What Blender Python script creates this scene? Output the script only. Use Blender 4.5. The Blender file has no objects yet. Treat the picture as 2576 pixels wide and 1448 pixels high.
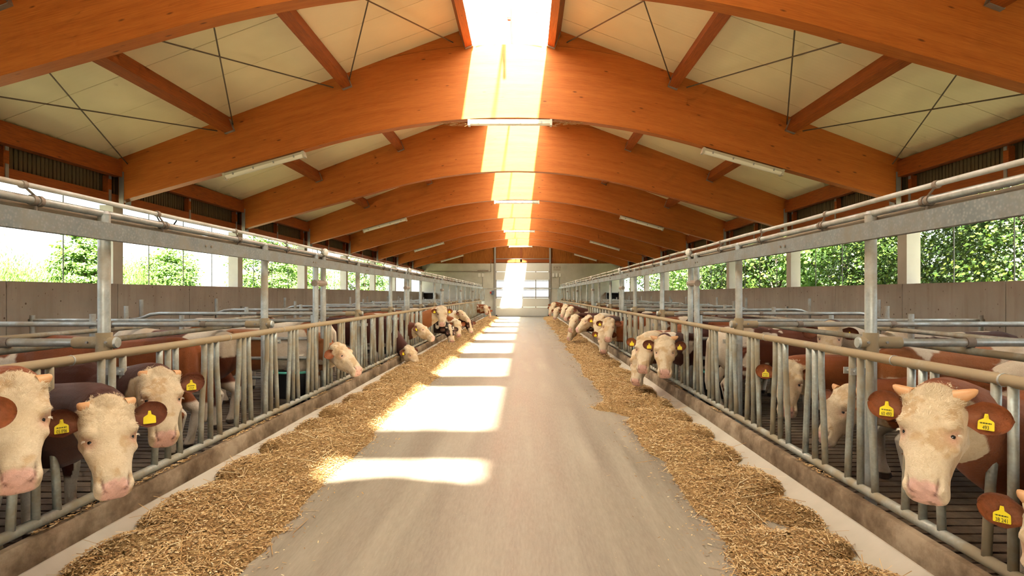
import bpy, math, random
import numpy as np
from mathutils import Vector, Matrix

scene = bpy.context.scene
col = scene.collection
XC = -0.28          # centre line of the barn; the camera stands at x = 0, y = 0

# ------------------------------------------------------------------ camera
cam_data = bpy.data.cameras.new('camera')
cam = bpy.data.objects.new('camera', cam_data)
col.objects.link(cam)
cam.location = (0, 0, 1.7)
cam.rotation_euler = (math.radians(90), 0, 0)
cam_data.sensor_width = 36
cam_data.lens = 36 * 1500 / 2576
cam_data.shift_x = -32 / 2576
cam_data.shift_y = 16 / 2576
cam_data.clip_start = 0.05
cam_data.clip_end = 400
scene.camera = cam

# ------------------------------------------------------------------ sky, sun, exposure
world = bpy.data.worlds.new('sky')
scene.world = world
world.use_nodes = True
wn = world.node_tree.nodes
wl = world.node_tree.links
bg = wn['Background']
sky = wn.new('ShaderNodeTexSky')
sky.sky_type = 'NISHITA'
sky.sun_disc = False
sky.sun_elevation = math.radians(47)
sky.sun_rotation = math.radians(172)
sky.air_density = 1.0
sky.dust_density = 4.0
sky.ozone_density = 1.0
haze = wn.new('ShaderNodeMixRGB')
haze.inputs[0].default_value = 0.55
haze.inputs[2].default_value = (5.6, 5.85, 5.35, 1)
wl.new(sky.outputs[0], haze.inputs[1])
wl.new(haze.outputs[0], bg.inputs[0])
bg.inputs[1].default_value = 0.9

sun_data = bpy.data.lights.new('sun', 'SUN')
sun_data.energy = 150
sun_data.angle = math.radians(2.2)
sun_data.color = (1.0, 0.95, 0.82)
sun = bpy.data.objects.new('sun', sun_data)
col.objects.link(sun)
sun.rotation_euler = Vector((-0.138, 0.909, -1.0)).to_track_quat('-Z', 'Y').to_euler()
sun.location = (0, -20, 30)

vs = scene.view_settings
vs.view_transform = 'Standard'
vs.look = 'None'
vs.exposure = -0.12
vs.gamma = 1
vs.use_curve_mapping = False
cy = scene.cycles
cy.use_denoising = True
cy.max_bounces = 5
cy.diffuse_bounces = 3
cy.use_adaptive_sampling = True
cy.adaptive_threshold = 0.12
cy.adaptive_min_samples = 12
cy.glossy_bounces = 2
cy.transmission_bounces = 2
cy.transparent_max_bounces = 6
cy.sample_clamp_indirect = 12
cy.caustics_reflective = False
cy.caustics_refractive = False

# ------------------------------------------------------------------ helpers
rng = np.random.default_rng(7)
random.seed(7)
FRAMES = [-3.3 + 4.9 * k for k in range(10)]      # -3.3 .. 40.8
Y0, Y1 = -4.6, 46.0
ORD = ['zeroth', 'first', 'second', 'third', 'fourth', 'fifth', 'sixth', 'seventh', 'eighth', 'ninth', 'tenth',
       'eleventh', 'twelfth', 'thirteenth', 'fourteenth', 'fifteenth', 'sixteenth']

def at(px, py, d):
    return Vector(((px - 1320) * d / 1500, d, 1.7 - (py - 740) * d / 1500))

class MB:
    """collects vertices and faces of one mesh"""
    def __init__(self):
        self.v = []
        self.f = []
    def add(self, v, f):
        n = len(self.v)
        self.v.extend([tuple(p) for p in v])
        self.f.extend([tuple(i + n for i in q) for q in f])
        return self
    def box(self, x0, x1, y0, y1, z0, z1):
        v = [(x, y, z) for x in (x0, x1) for y in (y0, y1) for z in (z0, z1)]
        f = [(0, 1, 3, 2), (4, 6, 7, 5), (0, 4, 5, 1), (2, 3, 7, 6), (0, 2, 6, 4), (1, 5, 7, 3)]
        return self.add(v, f)
    def obox(self, c, ax, ay, az, hx, hy, hz):
        c, ax, ay, az = Vector(c), Vector(ax), Vector(ay), Vector(az)
        v = [c + ax * (sx * hx) + ay * (sy * hy) + az * (sz * hz) for sx in (-1, 1) for sy in (-1, 1) for sz in (-1, 1)]
        f = [(0, 1, 3, 2), (4, 6, 7, 5), (0, 4, 5, 1), (2, 3, 7, 6), (0, 2, 6, 4), (1, 5, 7, 3)]
        return self.add(v, f)
    def tube(self, pts, r, n=10, cap=True):
        pts = [Vector(p) for p in pts]
        rs = r if isinstance(r, (list, tuple)) else [r] * len(pts)
        t0 = (pts[1] - pts[0]).normalized()
        ref = Vector((0, 0, 1)) if abs(t0.z) < 0.9 else Vector((1, 0, 0))
        u = t0.cross(ref).normalized()
        base = len(self.v)
        for i, p in enumerate(pts):
            if i == 0: t = pts[1] - pts[0]
            elif i == len(pts) - 1: t = pts[-1] - pts[-2]
            else: t = (pts[i + 1] - pts[i]).normalized() + (pts[i] - pts[i - 1]).normalized()
            t.normalize()
            u = (u - t * u.dot(t)).normalized()
            w = t.cross(u)
            for k in range(n):
                a = 2 * math.pi * k / n
                self.v.append(tuple(p + (u * math.cos(a) + w * math.sin(a)) * rs[i]))
        for i in range(len(pts) - 1):
            for k in range(n):
                a, b = base + i * n + k, base + i * n + (k + 1) % n
                self.f.append((a, b, b + n, a + n))
        if cap:
            self.f.append(tuple(base + k for k in range(n))[::-1])
            e = base + (len(pts) - 1) * n
            self.f.append(tuple(e + k for k in range(n)))
        return self
    def sphere(self, c, r, nu=10, nv=7, sc=(1, 1, 1)):
        c = Vector(c)
        base = len(self.v)
        for i in range(1, nv):
            th = math.pi * i / nv
            for k in range(nu):
                a = 2 * math.pi * k / nu
                self.v.append((c.x + r * sc[0] * math.sin(th) * math.cos(a), c.y + r * sc[1] * math.sin(th) * math.sin(a), c.z + r * sc[2] * math.cos(th)))
        top = len(self.v); self.v.append((c.x, c.y, c.z + r * sc[2]))
        bot = len(self.v); self.v.append((c.x, c.y, c.z - r * sc[2]))
        for i in range(nv - 2):
            for k in range(nu):
                a, b = base + i * nu + k, base + i * nu + (k + 1) % nu
                self.f.append((a, a + nu, b + nu, b))
        for k in range(nu):
            self.f.append((top, base + k, base + (k + 1) % nu))
            e = base + (nv - 2) * nu
            self.f.append((bot, e + (k + 1) % nu, e + k))
        return self
    def extrude(self, poly, fn0, fn1):
        n = len(poly)
        base = len(self.v)
        self.v.extend([tuple(fn0(p)) for p in poly])
        self.v.extend([tuple(fn1(p)) for p in poly])
        self.f.append(tuple(base + i for i in range(n))[::-1])
        self.f.append(tuple(base + n + i for i in range(n)))
        for i in range(n):
            j = (i + 1) % n
            self.f.append((base + i, base + j, base + n + j, base + n + i))
        return self
    def build(self, name, mat, parent=None, smooth=False, origin=None):
        v = self.v
        if origin is not None:
            o = Vector(origin)
            v = [(p[0] - o.x, p[1] - o.y, p[2] - o.z) for p in v]
        me = bpy.data.meshes.new(name)
        me.from_pydata(v, [], self.f)
        if smooth:
            me.shade_smooth()
            me.set_sharp_from_angle(angle=math.radians(40))
        me.materials.append(mat)
        ob = link(name, me, parent)
        if origin is not None:
            ob.location = origin
        return ob

def link(name, me, parent=None):
    ob = bpy.data.objects.new(name, me)
    col.objects.link(ob)
    if parent is not None:
        ob.parent = parent
        if parent.type == 'EMPTY' or True:
            ob.matrix_parent_inverse = parent.matrix_basis.inverted()
    return ob

def empty(name, loc=(0, 0, 0)):
    o = bpy.data.objects.new(name, None)
    o.empty_display_size = 0.2
    o.location = loc
    col.objects.link(o)
    return o

def tag(o, label=None, cat=None, group=None, kind=None):
    if label: o['label'] = label
    if cat: o['category'] = cat
    if group: o['group'] = group
    if kind: o['kind'] = kind
    return o

def np_mesh(name, v, f, mat, parent=None, smooth=False, quads=True):
    """mesh from numpy arrays; f is (n,3) or (n,4)"""
    v = np.asarray(v, dtype=np.float32); f = np.asarray(f, dtype=np.int32)
    me = bpy.data.meshes.new(name)
    k = f.shape[1]
    me.vertices.add(len(v)); me.vertices.foreach_set('co', v.ravel())
    me.loops.add(f.size); me.loops.foreach_set('vertex_index', f.ravel())
    me.polygons.add(len(f))
    me.polygons.foreach_set('loop_start', np.arange(0, f.size, k, dtype=np.int32))
    me.update(calc_edges=True)
    me.validate()
    if smooth: me.shade_smooth()
    me.materials.append(mat)
    return link(name, me, parent)

class Noise:
    """smooth value noise on a lattice, vectorised"""
    def __init__(self, seed):
        self.t = np.random.default_rng(seed).random((32, 32, 32))
    def __call__(self, p, scale=1.0):
        p = np.asarray(p, dtype=float) * scale + 100.0
        i = np.floor(p).astype(int); f = p - i
        f = f * f * (3 - 2 * f)
        r = 0
        for dx in (0, 1):
            for dy in (0, 1):
                for dz in (0, 1):
                    w = (f[:, 0] if dx else 1 - f[:, 0]) * (f[:, 1] if dy else 1 - f[:, 1]) * (f[:, 2] if dz else 1 - f[:, 2])
                    r = r + w * self.t[(i[:, 0] + dx) % 32, (i[:, 1] + dy) % 32, (i[:, 2] + dz) % 32]
        return r
    def fbm(self, p, scale=1.0, octaves=3):
        a, s, r, n = 1.0, scale, 0, 0
        for _ in range(octaves):
            r = r + a * self(p, s); n += a; a *= 0.5; s *= 2.07
        return r / n

# ------------------------------------------------------------------ materials
class Mat:
    def __init__(self, name, rough=0.7, metal=0.0, spec=0.3):
        self.m = bpy.data.materials.new(name)
        self.m.use_nodes = True
        self.n = self.m.node_tree.nodes
        self.l = self.m.node_tree.links
        self.b = self.n['Principled BSDF']
        self.b.inputs['Roughness'].default_value = rough
        self.b.inputs['Metallic'].default_value = metal
        self.b.inputs['Specular IOR Level'].default_value = spec
        self._c = None
    def coord(self, kind='Object', scale=(1, 1, 1)):
        tc = self.n.new('ShaderNodeTexCoord')
        mp = self.n.new('ShaderNodeMapping')
        mp.inputs['Scale'].default_value = scale
        self.l.new(tc.outputs[kind], mp.inputs[0])
        return mp.outputs[0]
    def geo(self, scale=(1, 1, 1)):
        g = self.n.new('ShaderNodeNewGeometry')
        mp = self.n.new('ShaderNodeMapping')
        mp.inputs['Scale'].default_value = scale
        self.l.new(g.outputs['Position'], mp.inputs[0])
        return mp.outputs[0]
    def noise(self, vec, scale=5, detail=4, rough=0.6, dist=0):
        t = self.n.new('ShaderNodeTexNoise')
        t.inputs['Scale'].default_value = scale
        t.inputs['Detail'].default_value = detail
        t.inputs['Roughness'].default_value = rough
        t.inputs['Distortion'].default_value = dist
        self.l.new(vec, t.inputs['Vector'])
        return t.outputs['Fac']
    def voronoi(self, vec, scale=5, feature='F1', rnd=1):
        t = self.n.new('ShaderNodeTexVoronoi')
        t.feature = feature
        t.inputs['Scale'].default_value = scale
        t.inputs['Randomness'].default_value = rnd
        self.l.new(vec, t.inputs['Vector'])
        return t.outputs['Distance']
    def ramp(self, fac, stops):
        r = self.n.new('ShaderNodeValToRGB')
        el = r.color_ramp.elements
        while len(el) < len(stops): el.new(0.5)
        for e, (p, c) in zip(el, stops):
            e.position = p
            e.color = (c, c, c, 1) if not isinstance(c, (tuple, list)) else (*c, 1)
        self.l.new(fac, r.inputs[0])
        return r.outputs[0]
    def mix(self, fac, a, b, mode='MIX'):
        m = self.n.new('ShaderNodeMixRGB')
        m.blend_type = mode
        for i, x in ((0, fac), (1, a), (2, b)):
            if isinstance(x, (int, float)): m.inputs[i].default_value = x if i == 0 else (x, x, x, 1)
            elif isinstance(x, (tuple, list)): m.inputs[i].default_value = (*x, 1)
            else: self.l.new(x, m.inputs[i])
        return m.outputs[0]
    def color(self, c):
        if isinstance(c, (tuple, list)): self.b.inputs['Base Color'].default_value = (*c, 1)
        else: self.l.new(c, self.b.inputs['Base Color'])
        return self
    def rough(self, fac):
        self.l.new(fac, self.b.inputs['Roughness'])
        return self
    def bump(self, h, strength=0.3, dist=0.01):
        b = self.n.new('ShaderNodeBump')
        b.inputs['Strength'].default_value = strength
        b.inputs['Distance'].default_value = dist
        self.l.new(h, b.inputs['Height'])
        self.l.new(b.outputs[0], self.b.inputs['Normal'])
        return self

def mk_materials():
    M = {}
    # glulam timber: UV u runs along the beam, v across the laminations
    m = Mat('orange glulam timber', 0.5, spec=0.25)
    uv = m.coord('UV', (1, 1, 1))
    g1 = m.noise(m.coord('UV', (1.2, 26, 1)), 3, 5, 0.65)
    lam = m.noise(m.coord('UV', (0.35, 6, 1)), 1.6, 2, 0.5)
    kn = m.voronoi(m.coord('UV', (1.6, 5.2, 1)), 1.35)
    base = m.ramp(g1, [(0.25, (0.29, 0.070, 0.011)), (0.55, (0.42, 0.114, 0.018)), (0.8, (0.52, 0.160, 0.030))])
    base = m.mix(m.ramp(lam, [(0.35, 0.0), (0.7, 0.35)]), base, (0.58, 0.190, 0.038))
    base = m.mix(m.ramp(kn, [(0.05, 0.85), (0.11, 0.0)]), base, (0.11, 0.028, 0.008))
    m.color(base).bump(g1, 0.12, 0.004)
    M['glulam'] = m.m
    # solid timber in world coordinates (purlins, posts, boards)
    m = Mat('stained timber', 0.55, spec=0.25)
    g1 = m.noise(m.coord('Object', (30, 2.0, 30)), 2, 4, 0.6)
    base = m.ramp(g1, [(0.25, (0.19, 0.045, 0.009)), (0.6, (0.32, 0.080, 0.014)), (0.85, (0.41, 0.118, 0.024))])
    kn = m.voronoi(m.coord('Object', (5, 1.6, 5)), 1.3)
    base = m.mix(m.ramp(kn, [(0.05, 0.8), (0.1, 0.0)]), base, (0.10, 0.028, 0.008))
    m.color(base)
    M['timber'] = m.m
    m = Mat('gable boarding', 0.6, spec=0.2)
    g1 = m.noise(m.coord('Object', (14, 14, 1.0)), 2, 4, 0.6)
    m.color(m.ramp(g1, [(0.3, (0.26, 0.075, 0.012)), (0.7, (0.46, 0.15, 0.024))]))
    M['boarding'] = m.m
    m = Mat('weathered slat timber', 0.7, spec=0.2)
    g1 = m.noise(m.coord('Object', (40, 40, 2.0)), 2, 4, 0.6)
    m.color(m.ramp(g1, [(0.3, (0.075, 0.052, 0.026)), (0.7, (0.16, 0.115, 0.06))]))
    M['slat'] = m.m
    # cream roof panel with fine ribs running up the slope
    m = Mat('cream sandwich panel', 0.42, spec=0.4)
    w = m.n.new('ShaderNodeTexWave'); w.wave_type = 'BANDS'; w.bands_direction = 'Y'
    w.inputs['Scale'].default_value = 3.2
    m.l.new(m.geo(), w.inputs['Vector'])
    n1 = m.noise(m.geo(), 0.8, 3)
    m.color(m.mix(m.ramp(n1, [(0.35, 0.0), (0.75, 1.0)]), (0.80, 0.70, 0.45), (0.70, 0.61, 0.38)))
    m.bump(w.outputs['Fac'], 0.12, 0.006)
    M['panel'] = m.m
    # concretes
    m = Mat('swept concrete floor', 0.55, spec=0.35)
    st = m.noise(m.geo((1.6, 0.10, 1)), 2.2, 5, 0.6)
    bl = m.noise(m.geo((0.5, 0.35, 1)), 1.1, 4, 0.6)
    fi = m.noise(m.geo((9, 1.2, 1)), 6, 5, 0.7)
    sp = m.voronoi(m.geo(), 16)
    bl2 = m.noise(m.geo((0.9, 0.30, 1)), 1.0, 5, 0.65, 0.4)
    tr = m.noise(m.geo((1.35, 0.02, 1)), 1.5, 2, 0.5)
    base = m.ramp(st, [(0.3, (0.135, 0.108, 0.078)), (0.5, (0.245, 0.205, 0.152)), (0.72, (0.36, 0.305, 0.232))])
    base = m.mix(m.ramp(bl, [(0.4, 0.0), (0.7, 0.6)]), base, (0.21, 0.175, 0.135))
    base = m.mix(m.ramp(bl2, [(0.50, 0.0), (0.66, 0.62)]), base, (0.20, 0.155, 0.115))
    base = m.mix(m.ramp(tr, [(0.52, 0.0), (0.64, 0.45)]), base, (0.18, 0.14, 0.105))
    base = m.mix(m.ramp(fi, [(0.35, 0.0), (0.75, 0.30)]), base, (0.47, 0.40, 0.30))
    base = m.mix(m.ramp(sp, [(0.03, 0.6), (0.07, 0.0)]), base, (0.6, 0.47, 0.26))
    m.color(base).rough(m.ramp(st, [(0.3, 0.42), (0.7, 0.62)])).bump(fi, 0.15, 0.004)
    M['floor'] = m.m
    m = Mat('scrubbed pale floor edge', 0.6, spec=0.3)
    m.color(m.mix(m.noise(m.geo((1, 1.5, 1)), 2.5, 5), (0.38, 0.335, 0.265), (0.55, 0.49, 0.39))); M['cove'] = m.m
    m = Mat('stained curb concrete', 0.75, spec=0.2)
    n1 = m.noise(m.geo((1, 1.1, 1.3)), 2.0, 6, 0.68)
    base = m.ramp(n1, [(0.36, (0.11, 0.07, 0.038)), (0.5, (0.21, 0.145, 0.088)), (0.64, (0.36, 0.27, 0.18))])
    m.color(base).bump(m.noise(m.geo(), 40, 4), 0.2, 0.003)
    M['curb'] = m.m
    m = Mat('cast concrete wall', 0.85, spec=0.15)
    n1 = m.noise(m.geo((0.6, 0.6, 0.5)), 1.5, 5, 0.6)
    n2 = m.noise(m.geo((6, 6, 0.45)), 1.6, 4, 0.6)
    pit = m.voronoi(m.geo(), 5.5)
    pit2 = m.voronoi(m.geo((1, 1, 0.35)), 2.3)
    base = m.ramp(n1, [(0.3, (0.30, 0.275, 0.235)), (0.7, (0.42, 0.39, 0.34))])
    base = m.mix(m.ramp(n2, [(0.5, 0.0), (0.8, 0.45)]), base, (0.24, 0.19, 0.135))
    base = m.mix(m.ramp(pit, [(0.07, 0.85), (0.11, 0.0)]), base, (0.09, 0.06, 0.04))
    base = m.mix(m.ramp(m.voronoi(m.geo((1, 1, 0.6)), 11), [(0.06, 0.75), (0.11, 0.0)]), base, (0.12, 0.085, 0.06))
    base = m.mix(m.ramp(pit2, [(0.025, 0.7), (0.05, 0.0)]), base, (0.12, 0.08, 0.05))
    m.color(base)
    M['wall'] = m.m
    m = Mat('pale gable concrete', 0.85, spec=0.15)
    n1 = m.noise(m.geo((0.7, 0.7, 0.7)), 1.3, 5, 0.6)
    m.color(m.ramp(n1, [(0.3, (0.44, 0.42, 0.35)), (0.7, (0.60, 0.58, 0.50))]))
    M['gable'] = m.m
    m = Mat('dung-darkened slat concrete', 0.7, spec=0.3)
    n1 = m.noise(m.geo(), 3.5, 6, 0.7)
    m.color(m.ramp(n1, [(0.3, (0.045, 0.03, 0.02)), (0.6, (0.13, 0.09, 0.058)), (0.8, (0.22, 0.155, 0.10))]))
    m.bump(n1, 0.6, 0.03)
    M['penfloor'] = m.m
    m = Mat('slurry pit', 0.4); m.color((0.02, 0.014, 0.01)); M['pit'] = m.m
    # steel
    def steel(name, c0, c1, dirt, amount, rough=0.45, metal=0.55):
        m = Mat(name, rough, metal, 0.4)
        n1 = m.noise(m.geo(), 9, 5, 0.65)
        n2 = m.noise(m.geo(), 2.3, 5, 0.65)
        n3 = m.voronoi(m.geo(), 45)
        base = m.mix(m.ramp(n1, [(0.3, 0.0), (0.7, 1.0)]), c0, c1)
        base = m.mix(m.ramp(n3, [(0.0, 0.25), (0.5, 0.0)]), base, (0.7, 0.7, 0.68))
        d = m.ramp(n2, [(0.5 - amount * 0.25, 0.0), (0.72 - amount * 0.25, 1.0)])
        m.color(m.mix(d, base, dirt))
        m.l.new(m.ramp(d, [(0.0, metal), (1.0, 0.0)]), m.b.inputs['Metallic'])
        m.l.new(m.ramp(d, [(0.0, rough), (1.0, 0.85)]), m.b.inputs['Roughness'])
        return m.m
    M['galv'] = steel('galvanised steel', (0.34, 0.37, 0.36), (0.53, 0.56, 0.54), (0.35, 0.30, 0.22), 0.15)
    M['galv_dirty'] = steel('dung-stained galvanised tube', (0.26, 0.28, 0.25), (0.43, 0.46, 0.42), (0.28, 0.23, 0.15), 0.5)
    M['galv_tan'] = steel('dust-caked top rail', (0.28, 0.255, 0.19), (0.36, 0.32, 0.23), (0.34, 0.26, 0.155), 1.0, 0.6, 0.3)
    M['galv_beam'] = steel('dull galvanised beam', (0.17, 0.20, 0.21), (0.235, 0.27, 0.28), (0.21, 0.20, 0.17), 0.3, 0.5, 0.4)
    M['pipe_pale'] = steel('pale water pipe', (0.46, 0.48, 0.46), (0.58, 0.60, 0.58), (0.40, 0.35, 0.27), 0.2, 0.4, 0.2)
    M['pipe_dust'] = steel('dust-furred pipe', (0.40, 0.33, 0.25), (0.30, 0.24, 0.18), (0.46, 0.34, 0.23), 0.8, 0.8, 0.1)
    m = Mat('rusty clamp', 0.7, 0.4); m.color(m.mix(m.noise(m.geo(), 30), (0.22, 0.15, 0.10), (0.34, 0.31, 0.27))); M['clamp'] = m.m
    m = Mat('bracket steel', 0.5, 0.6); m.color((0.32, 0.31, 0.29)); M['bracket'] = m.m
    m = Mat('dark rod steel', 0.6, 0.3); m.color((0.13, 0.10, 0.07)); M['rod'] = m.m
    m = Mat('thin window rod', 0.5, 0.3); m.color((0.18, 0.19, 0.18)); M['winrod'] = m.m
    m = Mat('black rubber', 0.5); m.color((0.012, 0.012, 0.014)); M['black'] = m.m
    m = Mat('teal trough rim', 0.4); m.color((0.10, 0.45, 0.36)); M['teal'] = m.m
    m = Mat('white plastic', 0.4); m.color((0.72, 0.70, 0.64)); M['white'] = m.m
    m = Mat('red plastic', 0.4); m.color((0.55, 0.04, 0.02)); M['red'] = m.m
    m = Mat('motor blue-grey', 0.4, 0.2); m.color((0.14, 0.17, 0.22)); M['motor'] = m.m
    m = Mat('grey fixture housing', 0.5); m.color((0.48, 0.43, 0.34)); M['fixture'] = m.m
    m = Mat('clear diffuser', 0.25); m.color((0.80, 0.76, 0.66)); M['diffuser'] = m.m
    m = Mat('white door panel', 0.4, spec=0.4)
    m.color(m.mix(m.noise(m.geo(), 2.0, 4), (0.62, 0.60, 0.53), (0.72, 0.70, 0.63))); M['doorpanel'] = m.m
    # glazing: thin sheet that mostly lets light straight through
    def sheet(name, tint, clear, haze_c):
        m = Mat(name)
        tr = m.n.new('ShaderNodeBsdfTransparent'); tr.inputs[0].default_value = (*tint, 1)
        tl = m.n.new('ShaderNodeBsdfTranslucent'); tl.inputs[0].default_value = (*haze_c, 1)
        mx = m.n.new('ShaderNodeMixShader'); mx.inputs[0].default_value = clear
        m.l.new(tl.outputs[0], mx.inputs[1]); m.l.new(tr.outputs[0], mx.inputs[2])
        m.l.new(mx.outputs[0], m.n['Material Output'].inputs[0])
        return m.m
    M['skypane'] = sheet('opal skylight sheet', (0.96, 0.97, 0.95), 0.55, (0.95, 0.95, 0.9))
    M['doorpane'] = sheet('door window acrylic', (0.94, 0.96, 0.95), 0.85, (0.9, 0.9, 0.88))
    # feed
    m = Mat('hay and silage feed', 0.85, spec=0.15)
    n1 = m.noise(m.geo(), 60, 5, 0.75)
    n2 = m.noise(m.geo(), 3, 3)
    base = m.ramp(n1, [(0.3, (0.24, 0.125, 0.042)), (0.5, (0.52, 0.31, 0.125)), (0.7, (0.75, 0.51, 0.24))])
    base = m.mix(m.ramp(n2, [(0.4, 0.0), (0.75, 0.4)]), base, (0.27, 0.15, 0.042))
    m.color(base).bump(n1, 0.9, 0.03)
    M['feed'] = m.m
    m = Mat('straw bits', 0.7, spec=0.2)
    g = m.n.new('ShaderNodeNewGeometry')
    m.color(m.ramp(g.outputs['Random Per Island'], [(0.0, (0.20, 0.10, 0.034)), (0.3, (0.44, 0.255, 0.098)), (0.65, (0.63, 0.41, 0.18)), (0.93, (0.78, 0.59, 0.33)), (1.0, (0.74, 0.62, 0.39))]))
    M['straw'] = m.m
    # cattle
    m = Mat('cattle coat', 0.75, spec=0.15)
    at_ = m.n.new('ShaderNodeAttribute'); at_.attribute_name = 'coat'
    co = m.coord('Object', (1, 1, 1))
    h1 = m.noise(co, 55, 5, 0.7, 1.2)
    h2 = m.noise(co, 9, 4, 0.6, 0.6)
    c = m.mix(m.ramp(h1, [(0.3, 0.42), (0.7, 0.0)]), at_.outputs['Color'], m.mix(1.0, at_.outputs['Color'], (0.62, 0.50, 0.40), 'MULTIPLY'))
    c = m.mix(m.ramp(h2, [(0.45, 0.0), (0.75, 0.30)]), c, m.mix(1.0, c, (0.74, 0.58, 0.40), 'MULTIPLY'))
    m.color(c).bump(h1, 0.5, 0.012)
    m.b.inputs['Sheen Weight'].default_value = 0.12
    M['coat'] = m.m
    m = Mat('forehead hair', 0.6, spec=0.2)
    g = m.n.new('ShaderNodeNewGeometry')
    m.color(m.ramp(g.outputs['Random Per Island'], [(0.0, (0.56, 0.43, 0.27)), (0.5, (0.66, 0.53, 0.35)), (1.0, (0.73, 0.60, 0.42))]))
    M['hair'] = m.m
    m = Mat('eyeball', 0.08, spec=0.6); m.color((0.012, 0.008, 0.006)); M['eye'] = m.m
    m = Mat('pink eyelid', 0.5, spec=0.3); m.color((0.60, 0.40, 0.28)); M['lid'] = m.m
    m = Mat('white lashes', 0.6); m.color((0.85, 0.78, 0.66)); M['lash'] = m.m
    m = Mat('horn', 0.45, spec=0.4)
    m.color(m.mix(m.noise(m.coord('Object'), 25), (0.56, 0.27, 0.11), (0.66, 0.38, 0.19))); M['horn'] = m.m
    m = Mat('yellow tag plastic', 0.4, spec=0.4); m.color((0.85, 0.68, 0.02)); M['tag'] = m.m
    m = Mat('tag print', 0.6); m.color((0.03, 0.03, 0.02)); M['ink'] = m.m
    # outdoors
    def leaf(name, stops, trans):
        m = Mat(name, 0.5, spec=0.35)
        g = m.n.new('ShaderNodeNewGeometry')
        c = m.ramp(g.outputs['Random Per Island'], stops)
        m.color(c)
        tl = m.n.new('ShaderNodeBsdfTranslucent')
        m.l.new(m.mix(1.0, c, (1.0, 1.1, 0.5), 'MULTIPLY'), tl.inputs[0])
        mx = m.n.new('ShaderNodeMixShader'); mx.inputs[0].default_value = trans
        m.l.new(m.b.outputs[0], mx.inputs[1]); m.l.new(tl.outputs[0], mx.inputs[2])
        m.l.new(mx.outputs[0], m.n['Material Output'].inputs[0])
        return m.m
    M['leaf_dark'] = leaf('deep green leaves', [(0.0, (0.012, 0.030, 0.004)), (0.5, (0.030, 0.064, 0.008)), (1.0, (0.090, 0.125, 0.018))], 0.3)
    M['leaf_pale'] = leaf('pale green leaves', [(0.0, (0.06, 0.13, 0.02)), (0.6, (0.10, 0.19, 0.035)), (1.0, (0.17, 0.27, 0.07))], 0.35)
    m = Mat('bark', 0.9); m.color(m.mix(m.noise(m.geo(), 8), (0.05, 0.035, 0.025), (0.12, 0.09, 0.065))); M['bark'] = m.m
    m = Mat('meadow', 0.9); m.color(m.mix(m.noise(m.geo(), 0.8), (0.055, 0.058, 0.03), (0.085, 0.085, 0.05))); M['grass'] = m.m
    return M

M = mk_materials()
# ================================================================== THE BUILDING
SL = 0.375                       # roof slope
APEX = 7.05
WALL = 7.5                       # inner wall plane, distance from the centre line
def roof_z(xp): return APEX - SL * abs(xp)

# ---- outdoor ground
g = MB().box(-90, 90, -40, 130, -0.4, -0.12).build('ground', M['grass']); tag(g, kind='structure')

# ---- alley floor
fl = MB().box(XC - 2.75, XC + 2.75, Y0 - 6, Y1, -0.12, 0.0).build('floor', M['floor']); tag(fl, kind='structure')

# ---- curbs between alley and pens
for s, nm in ((-1, 'left'), (1, 'right')):
    prof = [(2.618, 0.0), (2.628, 0.06), (2.635, 0.11), (2.643, 0.228), (2.655, 0.243), (2.70, 0.245), (2.705, 0.0)]
    ys = np.linspace(Y0, 42.5, 60)
    mb = MB()
    n = len(prof)
    for j, y in enumerate(ys):
        for (a, z) in prof:
            mb.v.append((XC + s * (a + 0.004 * math.sin(y * 1.7 + z * 9)), y, z))
    for j in range(len(ys) - 1):
        for i in range(n - 1):
            q = (j * n + i, j * n + i + 1, (j + 1) * n + i + 1, (j + 1) * n + i)
            mb.f.append(q if s > 0 else q[::-1])
    mb.f.append(tuple(range(n))); mb.f.append(tuple((len(ys) - 1) * n + i for i in range(n)))
    c = mb.build('trim_' + ('1' if s < 0 else '2'), M['curb'], smooth=True); tag(c, kind='structure')

for s in (-1, 1):
    poly = [(2.36, 0.0), (2.46, 0.008), (2.545, 0.030), (2.595, 0.060), (2.622, 0.085), (2.64, 0.085), (2.64, 0.0)]
    MB().extrude(poly[::-1] if s > 0 else poly, lambda p: (XC + s * p[0], Y0, p[1]), lambda p: (XC + s * p[0], 42.5, p[1])).build('floor_cove', M['cove'], fl, True)

# ---- slatted pen floors: the near slats one by one, the far ones joined
SLAT, GAP = 0.15, 0.028
slat_me = None
for s, nm in ((-1, 'left'), (1, 'right')):
    x0, x1 = sorted((XC + s * 2.71, XC + s * WALL))
    pf = MB().box(x0, x1, Y0, Y1, -0.45, -0.30).build('floor_pen_' + nm, M['pit']); tag(pf, kind='structure')
    if slat_me is None:
        w = (WALL - 2.71) / 2
        mb = MB().box(-w, w, 0.0, SLAT - GAP, -0.16, 0.0)
        slat_me = bpy.data.meshes.new('floor_slat'); slat_me.from_pydata(mb.v, [], mb.f); slat_me.materials.append(M['penfloor'])
    y = Y0
    far = MB()
    while y < Y1 - SLAT:
        if 2.0 < y < 24.0:
            o = bpy.data.objects.new('floor_slat', slat_me); col.objects.link(o); o.parent = pf
            o.location = ((x0 + x1) / 2, y, random.uniform(-0.006, 0.0))
        else:
            far.box(x0, x1, y, y + SLAT - GAP, -0.16, -0.002)
        y += SLAT
    tag(far.build('floor_slats_rest', M['penfloor'], pf), kind='stuff')

# ---- glulam arches
APB = 5.05                       # underside at the crown
def under(xp):
    a, sl = 3.5, 0.28
    x = abs(xp)
    return APB - (sl * x * x / (2 * a) if x < a else sl * a / 2 + sl * (x - a))
def body_top(xp):
    x = abs(xp)
    return min(roof_z(x), 6.44 - 0.29 * (x / 2.4) ** 2) if x < 2.4 else roof_z(x)

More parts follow.
